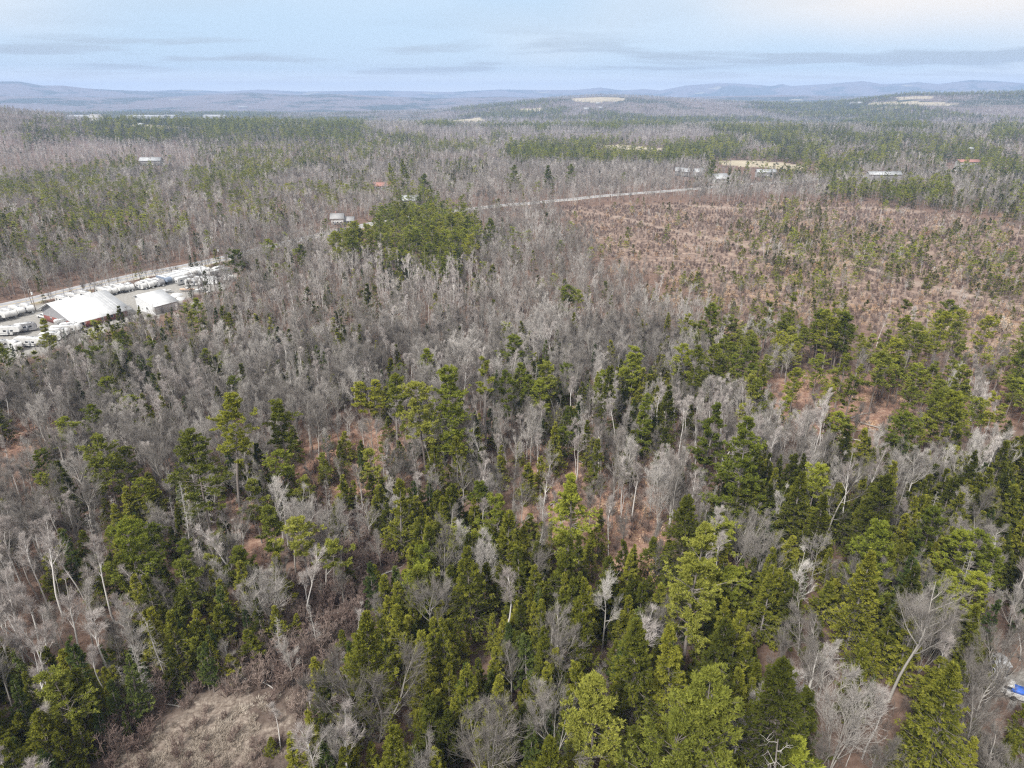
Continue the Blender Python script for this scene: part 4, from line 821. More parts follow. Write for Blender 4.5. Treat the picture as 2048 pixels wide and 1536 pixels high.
# ------------------------------------------------------------------ trees picked out one by one: top pixel, height, kind, width, label, short name
HEROES = [
 (440, 798, 26, 'pine', dict(spread=4.3, clear=.50, dens=1.2), 'tallest yellow green pine on the left, dense top over a long bare trunk', 'the tall flat-topped left pine'),
 (383, 868, 26, 'pine_yellow', dict(spread=4.2, clear=.42, dens=1.25), 'yellow green pine with long pale trunk, just left of the leafy clearing', 'the yellow pine left of the clearing'),
 (196, 868, 19, 'pine_yellow', dict(spread=4.6, clear=.22), 'broad open yellow green pine alone on the far left slope', 'the broad lone left pine'),
 (556, 798, 22, 'pine', dict(spread=3.0, clear=.40, dens=1.3), 'narrow dark topped pine above the leafy clearing', 'the narrow dark-topped pine'),
 (503, 962, 14, 'pine_yellow', dict(spread=3.2, clear=.45), 'crooked yellow pine leaning over the reddish clearing', 'the crooked yellow pine'),
 (535, 1018, 13, 'pine_yellow', dict(spread=2.8, clear=.30), 'second yellow pine just below the crooked one in the clearing', 'the lower yellow clearing pine'),
 (600, 1038, 15, 'pine_yellow', dict(spread=3.0, clear=.55), 'yellow flat crowned pine with grey lower trunk right of the clearing', 'the flat yellow pine'),
 (660, 1084, 12, 'pine_yellow', dict(spread=2.4, clear=.5, dens=.8), 'small sparse yellow pine with drooping layers near the dead spruces', 'the sparse little yellow pine'),
 (238, 1104, 11, 'pine_yellow', dict(spread=2.6, clear=.45, dens=.8), 'small bright yellow pine left of the marsh woods', 'the bright little left pine'),
 (470, 1098, 12, 'pine_yellow', dict(spread=2.6, clear=.3), 'conical yellow green young pine above the brushy swamp', 'the conical yellow pine'),
 (365, 1118, 14, 'pine_yellow', dict(spread=3.0, clear=.25), 'bushy yellow olive pine in the lower left cluster', 'the bushy lower left pine'),
 (552, 1110, 11, 'cedar', {}, 'olive yellow cedar standing alone at the swamp top', 'the lone swamp cedar'),
 (716, 760, 15, 'pine', dict(spread=2.0, clear=.45), 'small topped pine, left one of the slim pair behind the clearing', 'the left slim pine'),
 (744, 757, 15, 'pine', dict(spread=1.9, clear=.4), 'small topped pine, right one of the slim pair behind the clearing', 'the right slim pine'),
 (785, 752, 20, 'pine', dict(spread=2.6, clear=.5), 'slender pine with bare stem left of the two great pines', 'the slender pine'),
 (842, 760, 25, 'pine_yellow', dict(spread=4.2, clear=.45, dens=1.1), 'great yellow green pine leaning against the darker great pine', 'the great yellow central pine'),
 (897, 733, 27, 'pine_green', dict(spread=5.0, clear=.25, dens=1.2), 'great dark green pine, tallest of the middle woods', 'the great dark central pine'),
 (969, 722, 24, 'pine', dict(spread=2.2, clear=.62, dens=.45), 'half dead pine with grey bare limbs and a tufted tip', 'the half dead pine'),
 (1015, 740, 19, 'pine_green', dict(spread=2.6, clear=.35), 'slim light green pine right of the half dead one', 'the slim light pine'),
 (1085, 728, 17, 'pine_yellow', dict(spread=3.2, clear=.45), 'yellow tufted pine in the centre of the middle woods', 'the yellow tufted pine'),
 (1214, 730, 20, 'hemlock', dict(), 'tall dark hemlock in the middle clump of conifers', 'the tall middle hemlock'),
 (1268, 690, 18, 'pine_green', dict(spread=2.8, clear=.3), 'light green pine behind the middle hemlocks', 'the light green back pine'),
 (1291, 788, 17, 'pine_green', dict(spread=2.0, clear=.1), 'thin bright green pine in two tufted tiers', 'the thin bright green pine'),
 (1337, 770, 17, 'hemlock', dict(), 'dark grey green hemlock right of the thin bright pine', 'the grey green hemlock'),
 (1421, 803, 20, 'pine_green', dict(spread=3.8, clear=.12, dens=1.1), 'dark layered pine right of the leafy opening', 'the dark layered pine'),
 (1502, 838, 25, 'pine_green', dict(spread=5.6, clear=.10, dens=1.35), 'largest broad green pine on the right with full crown to the ground', 'the largest right pine'),
 (1147, 953, 20, 'pine_green', dict(spread=5.0, clear=.12, dens=1.35), 'broad soft green pine in the reddish leafy opening', 'the broad soft pine'),
 (1400, 1062, 25, 'pine_yellow', dict(spread=4.2, clear=.25, dens=1.35), 'bright yellow green pine with heavy lower limbs, lower right centre', 'the bright lower pine'),
 (1440, 1338, 25, 'pine_yellow', dict(power=.55, spread=6.0, clear=.05, dens=1.6), 'very large yellow green pine nearest the camera at the bottom', 'the huge bottom pine'),
 (1345, 1432, 20, 'pine_yellow', dict(power=.5, spread=5.2, clear=.1, dens=1.3), 'yellow green pine in front of and left of the huge bottom one', 'the bottom yellow pine'),
 (1196, 1352, 19, 'pine_yellow', dict(power=.5, spread=3.8, clear=.15, dens=1.1), 'loose yellow green pine above bare crooked limbs at the bottom', 'the loose bottom pine'),
 (1612, 1478, 13, 'pine_green', dict(spread=3.6, clear=.1, dens=1.3), 'bright green small pine beside the silver snag', 'the small bright bottom pine'),
 (1700, 628, 20, 'pine_green', dict(spread=4.0, clear=.4), 'dark green pine rising above the pine belt on the right', 'the high belt pine'),
 (1735, 1000, 0, 'skip', {}, '', ''),
 (1667, 622, 21, 'pine', dict(spread=3.6, clear=.4), 'straight pine left of the high belt pine', 'the straight belt pine'),
 (1430, 610, 19, 'pine_green', dict(spread=3.4, clear=.35), 'leftmost green pine of the right pine belt', 'the leftmost belt pine'),
 (1765, 705, 18, 'pine_yellow', dict(spread=3.6, clear=.45), 'pale yellow pine at the front of the pine belt', 'the pale belt pine'),
 (1925, 735, 17, 'pine_yellow', dict(spread=3.4, clear=.4), 'yellow green pine at the right end of the pine belt', 'the right end belt pine'),
 (536, 480, 13, 'pine_green', dict(spread=5.0, clear=.3, dens=1.1), 'wide green pine right beside the road bend', 'the wide roadside pine'),
 (468, 502, 15, 'pine_green', dict(spread=5.4, clear=.35, dens=1.1), 'dark wide pine at the end of the camper lot', 'the dark lot-end pine'),
 (601, 487, 14, 'pine', dict(spread=2.6, clear=.2), 'small upright green pine right of the road', 'the small upright road pine'),
 (215, 628, 12, 'cedar', {}, 'olive cedar in front of the shop roof, left one', 'the left shop cedar'),
 (234, 612, 13, 'hemlock', {}, 'dark hemlock rising against the shop eave', 'the shop eave hemlock'),
 (277, 614, 13, 'hemlock', {}, 'dark hemlock between the shop and the white shed', 'the shed hemlock'),
 (190, 645, 11, 'cedar', {}, 'low olive cedar by the red front of the shop', 'the low shop cedar'),
 (381, 624, 12, 'cedar', {}, 'round golden cedar below the white storage shed', 'the golden shed cedar'),
 (458, 627, 11, 'cedar', {}, 'round golden cedar alone in pink brush right of the lot', 'the lone golden cedar'),
 (85, 638, 16, 'pine_yellow', dict(spread=2.6, clear=.1, dens=.75), 'lone open pine standing in the gravel lot', 'the lone lot pine'),
 (731, 568, 16, 'hemlock', dict(), 'dark egg shaped hemlock amid pale bare trees', 'the egg shaped hemlock'),
 (850, 346, 22, 'pine_green', dict(spread=6.5, clear=.15, dens=1.3), 'dark broad pine right of the red roofed house', 'the dark broad far pine'),
 (808, 318, 30, 'pine_green', dict(spread=6.5, clear=.15, dens=1.3), 'tallest far pine behind the red roofed house', 'the tallest far pine'),
 (783, 325, 28, 'pine_green', dict(spread=5.5, clear=.15, dens=1.3), 'dark pine left of the tallest far pine', 'the second far pine'),
 (1028, 330, 24, 'pine_green', dict(spread=8, clear=.15, dens=1.3), 'broad dark pine, leftmost of three in far grey woods', 'the left far trio pine'),
 (1098, 330, 24, 'pine_green', dict(spread=7, clear=.15, dens=1.3), 'broad dark pine, middle one of three in far grey woods', 'the middle far trio pine'),
 (1142, 328, 22, 'pine_green', dict(spread=5, clear=.2, dens=1.2), 'dark layered pine, rightmost of three in far grey woods', 'the right far trio pine'),
 (1425, 320, 22, 'pine_green', dict(spread=5.5, clear=.2, dens=1.3), 'lone dark pine above the far road by the white hall', 'the lone dark hall pine'),
 (792, 962, 17, 'cedar', {}, 'yellow olive cedar with pointed tip left of centre', 'the pointed olive cedar'),
 (913, 878, 14, 'cedar', {}, 'bright olive cedar below the great dark pine', 'the bright olive cedar'),
 (868, 893, 14, 'hemlock', {}, 'dark olive hemlock paired with the bright olive cedar', 'the paired hemlock'),
 (1015, 1030, 16, 'cedar', {}, 'dense olive cedar at the top of the evergreen stand', 'the stand-top cedar'),
 (940, 1098, 17, 'hemlock', dict(spread=3.6), 'broad triangular hemlock in the dense evergreen stand', 'the triangular hemlock'),
 (1128, 1072, 16, 'hemlock', {}, 'dark hemlock right below the broad soft pine', 'the dark hemlock below the soft pine'),
 (1285, 1252, 21, 'hemlock', dict(spread=4.6), 'massive olive hemlock left of the huge bottom pine', 'the massive olive hemlock'),
 (1590, 1322, 23, 'hemlock', dict(spread=5.0, power=.62), 'massive dark hemlock right of the huge bottom pine', 'the massive dark hemlock'),
 (1360, 1262, 19, 'hemlock', dict(spread=3.4), 'dark hemlock between the massive olive one and the bright lower pine', 'the in-between hemlock'),
 (1440, 1240, 18, 'hemlock', dict(spread=3.8), 'bushy hemlock directly behind the huge bottom pine', 'the hemlock behind the huge pine'),
 (1918, 1328, 21, 'hemlock', dict(spread=4.4), 'great olive hemlock with pointed tip near the cabin', 'the great cabin hemlock'),
 (1966, 1212, 14, 'cedar', dict(spread=1.9), 'blunt olive hemlock directly behind the white cabin roof', 'the hemlock behind the cabin'),
 (1740, 1104, 19, 'cedar', dict(spread=3.8), 'golden olive hemlock in the right woods', 'the golden olive hemlock'),
 (1606, 944, 18, 'hemlock', dict(spread=3.6), 'rounded olive hemlock right of the largest pine', 'the rounded olive hemlock'),
 (1762, 948, 20, 'hemlock', dict(spread=4.6, power=.6), 'huge dark rounded hemlock on the right', 'the huge rounded hemlock'),
 (1650, 985, 16, 'cedar', dict(spread=3.2), 'olive hemlock front right of the rounded one', 'the front olive hemlock'),
 (1378, 1000, 19, 'hemlock', dict(spread=4.6, power=.6), 'wide dome shaped hemlock behind the bright lower pine', 'the dome shaped hemlock'),
 (1500, 960, 13, 'hemlock', dict(spread=3.8, power=.55), 'dark skirt of hemlock under the largest right pine', 'the hemlock skirt'),
 (1170, 1158, 16, 'cedar', dict(spread=2.4), 'slim bright hemlock right of the evergreen stand', 'the slim bright hemlock'),
 (1172, 1232, 13, 'cedar', dict(spread=1.9), 'small bright hemlock just below the slim one', 'the small bright hemlock'),
 (728, 1228, 19, 'cedar', dict(spread=4.2, power=.7), 'tall light olive cedar on the left edge of the stand', 'the stand-edge cedar'),
 (783, 1462, 15, 'cedar', dict(spread=3.0), 'light olive hemlock at the very bottom', 'the bottom light hemlock'),
 (1093, 1468, 14, 'cedar', dict(spread=3.0), 'yellow olive hemlock at the bottom middle', 'the bottom middle hemlock'),
 (930, 1330, 11, 'fir', dict(spread=2.2), 'blue green young spruce in the evergreen stand', 'the blue green spruce'),
 (1730, 1290, 13, 'hemlock', dict(), 'small hemlock between bare trees left of the cabin', 'the small hemlock'),
 (1545, 1130, 15, 'hemlock', dict(), 'rounded dark hemlock standing alone on the right side of the bright lower pine', 'the hemlock beside the bright pine'),
 (1700, 850, 15, 'hemlock', dict(), 'olive hemlock, left of the close pair behind pale birches', 'the left pair hemlock'),
 (1730, 858, 14, 'hemlock', dict(), 'olive hemlock, right of the close pair behind pale birches', 'the right pair hemlock'),
 (70, 1430, 10, 'cedar', dict(spread=2.8), 'olive bushy cedar leaning at the lower left edge', 'the lower left cedar'),
 (1350, 915, 17, 'vase', {}, 'pale wide crowned bare tree in the leafy opening', 'the pale wide bare tree'),
 (1330, 930, 15, 'vase', {}, 'pale bare tree left behind the wide crowned one', 'the pale bare twin'),
 (1158, 842, 15, 'birch', {}, 'stark white birch alone in the reddish opening', 'the stark white birch'),
 (1200, 860, 13, 'birch', {}, 'thin white birch right of the stark white one', 'the thin white birch'),
 (1845, 1165, 21, 'oak', {}, 'great bare tree with heavy pale spreading limbs, right side', 'the great spreading bare tree'),
 (1705, 1350, 17, 'vase', {}, 'large pale bare tree behind the bottom hemlocks', 'the large pale bare tree'),
 (1212, 1160, 14, 'oak', {}, 'rounded pale pink bare tree beside the slim bright hemlock', 'the rounded pinkish bare tree'),
 (862, 1140, 16, 'oak', {}, 'white limbed bare tree leaning into the evergreen stand', 'the white limbed bare tree'),
 (735, 1262, 19, 'vase', {}, 'many stemmed bare tree in front of the stand edge', 'the many stemmed bare tree'),
 (972, 1412, 16, 'vase', {}, 'bare tree with fanned limbs at the bottom centre', 'the fanned bare tree'),
 (1120, 1390, 15, 'oak', {}, 'bushy pinkish bare tree behind the bottom middle hemlock', 'the bushy pinkish bare tree'),
 (1685, 930, 17, 'oak', {}, 'pinkish bare tree between the rounded hemlocks', 'the pinkish bare tree'),
 (1640, 1070, 12, 'oak', {}, 'tangled pale bare tree fallen half over', 'the tangled bare tree'),
 (1490, 1010, 13, 'vase', {}, 'bare tree in front of the hemlock skirt', 'the bare tree before the skirt'),
 (70, 1060, 17, 'birch', {}, 'white crowned birch on the left edge', 'the left edge birch'),
 (180, 1075, 17, 'birch', {}, 'white crowned birch second from the left edge', 'the second edge birch'),
 (120, 1180, 16, 'birch', {}, 'leaning pale birch above the lower left evergreens', 'the leaning pale birch'),
 (560, 985, 13, 'dead', {}, 'silver dead spruce right of the reddish clearing', 'the left dead spruce'),
 (705, 985, 14, 'dead', {}, 'silver dead spruce further right with dense twigs', 'the right dead spruce'),
 (300, 1230, 12, 'dead', {}, 'grey dead spruce above the brushy swamp', 'the swamp dead spruce'),
 (1215, 1050, 2.5, 'beech', {}, 'small orange leaved beech right of the broad soft pine', 'the orange beech'),
 (1150, 812, 3.5, 'beech', {}, 'tan leaved beech left of the thin bright pine', 'the tan beech'),
 (1965, 900, 3.5, 'beech', {}, 'tan leaved beech at the right edge of the pine belt', 'the edge beech'),
 (1300, 1120, 6, 'beech', {}, 'copper leaved beech before the dome shaped hemlock', 'the copper beech'),
]
KEEP = [poly_px_raw for poly_px_raw in ([(-20, 606), (60, 592), (440, 512), (470, 540), (450, 575), (395, 585), (348, 615), (285, 622), (240, 612), (200, 640), (140, 655), (60, 682), (-20, 684)], [(655, 424), (745, 424), (745, 446), (655, 446)], [(1990, 1284), (2018, 1284), (2018, 1318), (1990, 1318)], [(1996, 1360), (2060, 1372), (2060, 1390), (2000, 1375)],
         [(1190, 388), (1400, 372), (1400, 380), (1190, 400)], [(276, 316), (330, 316), (330, 328), (276, 328)], [(1425, 348), (1455, 348), (1455, 360), (1425, 360)], [(1725, 346), (1795, 346), (1795, 358), (1725, 358)], [(746, 362), (790, 362), (790, 374), (746, 374)], [(1420, 314), (1640, 314), (1640, 342), (1420, 342)], [(1890, 318), (1960, 318), (1960, 330), (1890, 330)], [(800, 400), (832, 400), (832, 408), (800, 408)], [(1196, 286), (1330, 288), (1330, 298), (1196, 298)],
         [(1500, 340), (1548, 340), (1548, 352), (1500, 352)], [(1342, 342), (1400, 342), (1400, 352), (1342, 352)], [(130, 226), (440, 226), (440, 235), (130, 235)])]
KEEP = [np.array(k, float) for k in KEEP]

near_col = dict(maple='grey bare tree', vase='many stemmed bare tree', oak='wide spreading bare tree', birch='slim pale birch', dead='grey dead spruce', beech='tan leaved beech', pine='green pine', pine_yellow='yellow green pine', pine_green='deep green pine', hemlock='dark hemlock', cedar='olive cedar', fir='narrow dark fir')
CATS = dict(maple_tree='bare tree', birch_tree='birch', dead_tree='dead tree', beech_sapling='beech', pine_tree='pine', hemlock_tree='hemlock', fir_tree='fir')
GROUPS = dict(maple_tree='bare hardwoods of the woods', birch_tree='pale birches of the woods', dead_tree='standing dead spruces', beech_sapling='tan leaved beeches', pine_tree='pines of the woods', hemlock_tree='hemlocks and cedars of the woods', fir_tree='narrow firs of the woods')
NAMES = dict(maple_tree='bare_tree')
def add_tree(kind, trm, crm, x, y, z, s, sxy, rz, label, mat=None):
    o = empty(NAMES.get(kind, kind), (x, y, z), rz); o.scale = (sxy, sxy, s)
    link('trunk', trm, o); link('crown', crm, o)
    tag(o, label, CATS[kind], GROUPS[kind]); return o
hero_xy = []; LAND = []
for px, py, h, key, kw, lb, short in HEROES:
    if key == 'skip': continue
    z = 0.0
    for _ in range(3): x, y = at(px, py, z+h); z = hz(x, y)
    kind, leaf = PARAMS[key][:2]
    if key.startswith('pine'): kw2 = dict(leaf=1.2, power=.85 if kw.get('clear', .4) < .2 else .5); kw2.update(kw); kw2['dens'] = max(1.0, kw2.get('dens', 1)) if 'half dead' not in lb else .45; kw2['spread'] = kw2.get('spread', 3.5)*1.12; tc_ = g_pine(h, **kw2); hn = h
    elif key in ('hemlock', 'cedar') and kw:
        a = dict(low=.05, power=.75, dens=1.35, droop=-.2 if key == 'hemlock' else 0.0); a.update(kw); a.setdefault('spread', 3); a['spread'] *= 1.3; a['power'] *= 1.3; a['dens'] *= max(1, (a['spread']/3)**1.1); tc_ = g_conifer(h, **a); hn = h
    else: tc_ = None
    if tc_ is not None:
        mm = mats_for(kind, leaf); a, b = tc_[0].mesh(kind+'_trunk', [mm[0]]), tc_[1].mesh(kind+'_crown', mm); s = 1
    else:
        a, b, hn = LIB[key][rng.integers(len(LIB[key]))]; s = h/hn
    add_tree(kind, a, b, x, y, z-.1, s, s, rng.uniform(0, 6.28), lb)
    hero_xy.append((x, y, h, kw.get('spread', h*.22))); LAND.append((x, y, short))
for px, py, s in [(160, 625, 'the long white shop'), (312, 610, 'the white storage shed'), (682, 445, 'the white house'), (2000, 1330, 'the white cabin roof'), (380, 1480, 'the dry sedge marsh'), (60, 690, 'the open gravel lot'), (1440, 480, 'the upper dirt track'), (1880, 575, 'the lower dirt track')]:
    LAND.append((*at(px, py), s))
LANDP = np.array([(a, b) for a, b, _ in LAND])
HX = np.array(hero_xy)
# silver snag at the bottom edge
sn = g_snag(16); x, y = at(1555, 1482, 16)
add_tree('dead_tree', sn[0].mesh('snag_trunk', [M['pine_bark']]), sn[1].mesh('snag_crown', [M['dead']]), x, y, hz(x, y), 1, 1, 0, 'silver white snag with a few thick bare limbs at the bottom edge')

# ------------------------------------------------------------------ everything else is drawn from the map of the woods
MIX = {  # chance a cell is filled, kinds, height factor
 'g': (.88, dict(maple=.62, vase=.12, oak=.06, birch=.12, hemlock=.04, pine_green=.02, fir=.02), .82),
 'w': (.85, dict(maple=.22, vase=.10, birch=.60, hemlock=.05, fir=.03), .90),
 'r': (.85, dict(pink=.8, maple=.15, hemlock=.03, pine_green=.02), .74),
 'm': (.85, dict(maple=.52, vase=.08, oak=.04, birch=.12, hemlock=.12, fir=.06, cedar=.04, dead=.02), .82),
 'M': (.85, dict(maple=.34, vase=.05, birch=.10, hemlock=.24, cedar=.10, fir=.06, pine_green=.07, dead=.04), .84),
 'P': (.84, dict(pine_green=.28, pine=.16, hemlock=.22, fir=.28, maple=.05), .92),
 'N': (.86, dict(maple=.40, vase=.04, birch=.10, pine_green=.18, pine=.13, pine_yellow=.05, fir=.05, hemlock=.06), .80),
 'p': (.40, dict(pine=.22, pine_yellow=.34, pine_green=.14, maple=.16, beech=.06, birch=.08), .84),
 'h': (.90, dict(hemlock=.50, cedar=.30, maple=.08, vase=.02, fir=.05, pine_green=.03, birch=.02), .95),
 'c': (.20, dict(beech=.50, cedar=.14, pine_green=.08, maple=.16, birch=.12), .50),
 'C': (.56, dict(beech=.18, cedar=.32, pine_green=.14, hemlock=.12, maple=.14, birch=.08), .62),
 'o': (.28, dict(maple=.40, birch=.20, beech=.10, hemlock=.12, dead=.08, pine_yellow=.10), .75),
 'd': (.88, dict(fir=.32, cedar=.20, birch=.24, dead=.14, maple=.10), .92),
 'y': (.90, dict(cedar=.44, fir=.20, birch=.14, maple=.12, pine_yellow=.06, dead=.04), .88),
 's': (.34, dict(maple=.34, birch=.26, cedar=.18, dead=.22), .62),
 't': (.03, dict(cedar=.5, maple=.5), .4)}
PINKMATS = True
def grid(d0, d1, sp):
    xs = np.arange(-d1*1.05, d1*1.05, sp); ys = np.arange(0, d1*1.02, sp); X, Y = np.meshgrid(xs, ys)
    X = X+rng.uniform(-.45, .45, X.shape)*sp; Y = Y+rng.uniform(-.45, .45, Y.shape)*sp; X, Y = X.ravel(), Y.ravel(); D = np.hypot(X, Y)
    k = (D >= d0) & (D < d1) & (np.abs(np.arctan2(X, Y)) < np.where(D < 160, radians(57), radians(45))); return X[k], Y[k], D[k]
bands = [(34, 230, 2.85, 0), (230, 420, 3.7, 1), (420, 900, 4.8, 1), (900, 1700, 7.2, 2), (1700, 3200, 10, 2), (3200, 5200, 14, 2)]
T = []
for d0, d1, sp, l in bands:
    X, Y, D = grid(d0, d1, sp); Zg = height(X, Y)
    px, py, dep = project(X, Y, Zg+10); z = zone(px, py)
    far = D > 1500
    wx = (vnoise(X, Y, 26, 71, 3)-.5)*46; z = np.where(inside(CLEAR, X+wx, Y+wx) & ~np.isin(z, [ord(c) for c in 'cCpo']), ord('c'), z)
    # far woods: patches of evergreens by noise
    pn = vnoise(X, Y*.45, 420, 21, 4)
    z = np.where(far & (py < 232), np.where(pn > .61, ord('P'), np.where(pn > .55, ord('M'), ord('g'))), z)
    z = np.where(far & (z == ord('w')), ord('m'), z)
    p2 = vnoise(X, Y*.45, 170, 41, 4); z = np.where((D > 450) & (z == ord('m')), np.where(p2 > .605, ord('P'), np.where(p2 > .56, ord('M'), ord('g'))), z)
    z = np.where((D > 450) & (z == ord('N')) & (p2 < .40), ord('g'), z)
    ok = (seg_dist(ROAD, X, Y) > np.where(X > -152, 5.6, 9.0)) & ~inside(LOT, X, Y) & ~inside(MARSH, X, Y) & ~inside(YARD, X, Y)
    for P_ in ALLF: ok &= ~inside(P_, X, Y)
    for T_ in TRACKS: ok &= seg_dist(T_, X, Y) > 3.0
    for bx, by, br in BLD: ok &= np.hypot(X-bx, Y-by) > br
    ok &= ~(inside(SLASH, X, Y) & (rng.random(len(X)) < .7))
    for hx, hy, hh, hs in HX: ok &= np.hypot(X-hx, Y-hy) > (hs*.62+.8)
    clump = vnoise(X, Y, 14 if d0 < 900 else 60, 5, 2)
    X, Y, D, Zg, z, px, py, clump = (a[ok] for a in (X, Y, D, Zg, z, px, py, clump))
    u = rng.random(len(X)); u2 = rng.random(len(X))
    for ch, (fill, mix, hf) in MIX.items():
        m = z == ord(ch); f_ = fill*(.45+1.1*clump) if fill < .6 else fill
        idx = np.nonzero(m & (u < f_))[0]
        if not len(idx): continue
        ks = list(mix); w = np.array([mix[k] for k in ks]); w /= w.sum()
        # same kinds stand together: shift the draw by slow noise
        nn = vnoise(X[idx], Y[idx], 11 if d0 < 900 else 45, 31, 2); q_ = (u2[idx]*.52+np.clip((nn-.2)/.6, 0, 1)*.48)
        q_ = np.argsort(np.argsort(q_))/max(len(q_), 1)
        kk = np.searchsorted(np.cumsum(w), q_, 'right').clip(0, len(ks)-1)
        hfac = hf*.88*np.clip(rng.normal(1, .19, len(idx)), .5, 1.4)
        if ch in 'cC': hfac *= np.where(np.array([ks[i] in ('beech',) for i in kk]), 1.7, np.clip(D[idx]/380, .75, 1.0))
        if ch == 'o': hfac *= np.where(np.array([ks[i] in ('beech',) for i in kk]), 1.0, 1)
        for a in range(len(idx)):
            k_, d_ = ks[kk[a]], D[idx[a]]
            if d_ > 450 and ch in 'gr' and k_ in ('hemlock', 'pine_green', 'fir', 'cedar') and random.random() < .75: k_ = 'maple'
            if d_ > 800 and ch in 'PNM' and (k_ == 'pine_yellow' or (k_ == 'pine_green' and random.random() < .55)): k_ = 'fir'  # darker firs stand in for many far pines, so distant bands come out darker
            T.append((X[idx[a]], Y[idx[a]], Zg[idx[a]], d_, k_, hfac[a], l))
# a second, lower storey of small conifers in the dense stands
X, Y, D = grid(36, 175, 3.3); Zg = height(X, Y); px, py, dep = project(X, Y, Zg+7); z = zone(px, py)
ok = np.isin(z, [ord(c) for c in 'hdy']) & (rng.random(len(X)) < .80) & ~inside(MARSH, X, Y) & ~inside(YARD, X, Y)
for hx, hy, hh, hs in HX: ok &= np.hypot(X-hx, Y-hy) > (hs*.5+.6)
for a in np.nonzero(ok)[0]: T.append((X[a], Y[a], Zg[a], D[a], random.choice(['hemlock', 'hemlock', 'cedar', 'cedar', 'fir']), rng.uniform(.5, .9), 0))
# the bright pine grove above the middle
GROVE = poly_px([(650, 478), (690, 450), (745, 415), (830, 402), (935, 432), (945, 485), (900, 500), (830, 478), (760, 480), (680, 500)], 13)
X, Y, D = grid(250, 560, 5.4); k = inside(GROVE, X, Y); GR = [(x, y, hz(x, y), d, random.choice(['pine_green', 'pine_green', 'pine_yellow', 'pine']), rng.uniform(.68, 1.12), 1) for x, y, d in zip(X[k], Y[k], D[k])]
T = [t for t in T if not (350 < t[3] < 500 and inside(GROVE, np.array([t[0]]), np.array([t[1]]))[0])]+GR
print('trees', len(T))
# heights, tops, sight lines kept open
recs = []
tx = np.array([t[0] for t in T]); ty = np.array([t[1] for t in T]); tz = np.array([t[2] for t in T]); td = np.array([t[3] for t in T]); thf = np.array([t[5] for t in T]); tl = np.array([t[6] for t in T])
tk = [t[4] for t in T]; pinkf = np.array([k == 'pink' for k in tk]); tk = np.array(['maple' if k == 'pink' else k for k in tk], dtype=object)
slot = np.zeros(len(T), int); hn = np.zeros(len(T))
for (key, l), lst in STOCK.items():
    m = np.nonzero((tk == key) & (tl == l))[0]; c = rng.integers(0, len(lst), len(m)); slot[m] = [lst[i][0] for i in c]; hn[m] = [lst[i][1] for i in c]
th = hn*thf
keep = np.ones(len(T), bool)
for fr in (.95, .7, .45):
    px, py, dep = project(tx, ty, tz+th*fr); gpx, gpy, _ = project(tx, ty, tz)
    for P_ in KEEP: keep &= ~(inside(P_, px, py) & (gpy > P_[:, 1].mean()) & (td < 2500) & ((rng.random(len(T)) < .5) | (P_[:, 1].mean() > 410)))
# in front of a picked-out tree stay low
for hx, hy, hh, hs in HX:
    d_ = math.hypot(hx, hy); ux, uy = hx/d_, hy/d_; al = (tx*ux+ty*uy)-d_; la = np.abs(-tx*uy+ty*ux)
    m = (al < 1) & (al > -11) & (la < hs*.75+.7) & (th > hh*.45); keep &= ~(m & (rng.random(len(T)) < (.85 if hh > 16 else .5)))
px, py, dep = project(tx, ty, tz+th*.6)
inview = (px > -10) & (px < 2058) & (py > 150) & (py < 1600) & keep & (dep > 0)
size = th/td
single = np.zeros(len(T), bool); kindarr = np.array([KINDKEY[k] for k in tk], dtype=object)
LIMIT = dict(maple_tree=278, birch_tree=285, hemlock_tree=240, pine_tree=245, fir_tree=285, dead_tree=140, beech_sapling=150)
for kind, lim in LIMIT.items():
    m = np.nonzero((kindarr == kind) & inview)[0]; single[m[np.argsort(-size[m])[:lim]]] = True
print('single', single.sum(), {k: int(((kindarr == k) & single).sum()) for k in LIMIT}, 'rest', int((keep & ~single).sum()))
# labels: nearest picked-out neighbour, side as seen from the camera, rank
count = {}; order = np.argsort(td)
for i in order:
    if not single[i]: continue
    dd = np.hypot(LANDP[:, 0]-tx[i], LANDP[:, 1]-ty[i]); near2 = np.argsort(dd)[:2]; j, j2 = int(near2[0]), int(near2[1]); lx, ly = LANDP[j]; d_ = math.hypot(lx, ly); ux, uy = lx/d_, ly/d_
    al = (tx[i]*ux+ty[i]*uy)-d_; la = tx[i]*uy-ty[i]*ux
    side_ = ('right of' if la > 0 else 'left of') if abs(la) > abs(al) else ('behind' if al > 0 else 'in front of')
    key = tk[i]; hf = thf[i]; sz = 'tall ' if hf > .92 else ('small ' if hf < .62 else ''); desc = sz+near_col[key]
    lb = f"{desc} {side_} {LAND[j][2]}"; n = count[lb] = count.get(lb, 0)+1
    if n > 1:
        l2 = f"{desc} {side_} {LAND[j][2]}, towards {LAND[j2][2]}"
        if len(l2.replace(',', '').split()) <= 14: lb = l2; n = count[lb] = count.get(lb, 0)+1
        if n > 1: lb = lb.replace(desc, desc+', '+nth[min(n, 20)-1], 1) if n <= 20 else lb.replace(desc, desc+' further off', 1)
    a, b, h0 = LIB[key][rng.integers(len(LIB[key]))]; s = th[i]/h0
    add_tree(kindarr[i], a, b, tx[i], ty[i], tz[i]-.1, s, s*rng.uniform(.88, 1.15), rng.uniform(0, 6.28), lb)

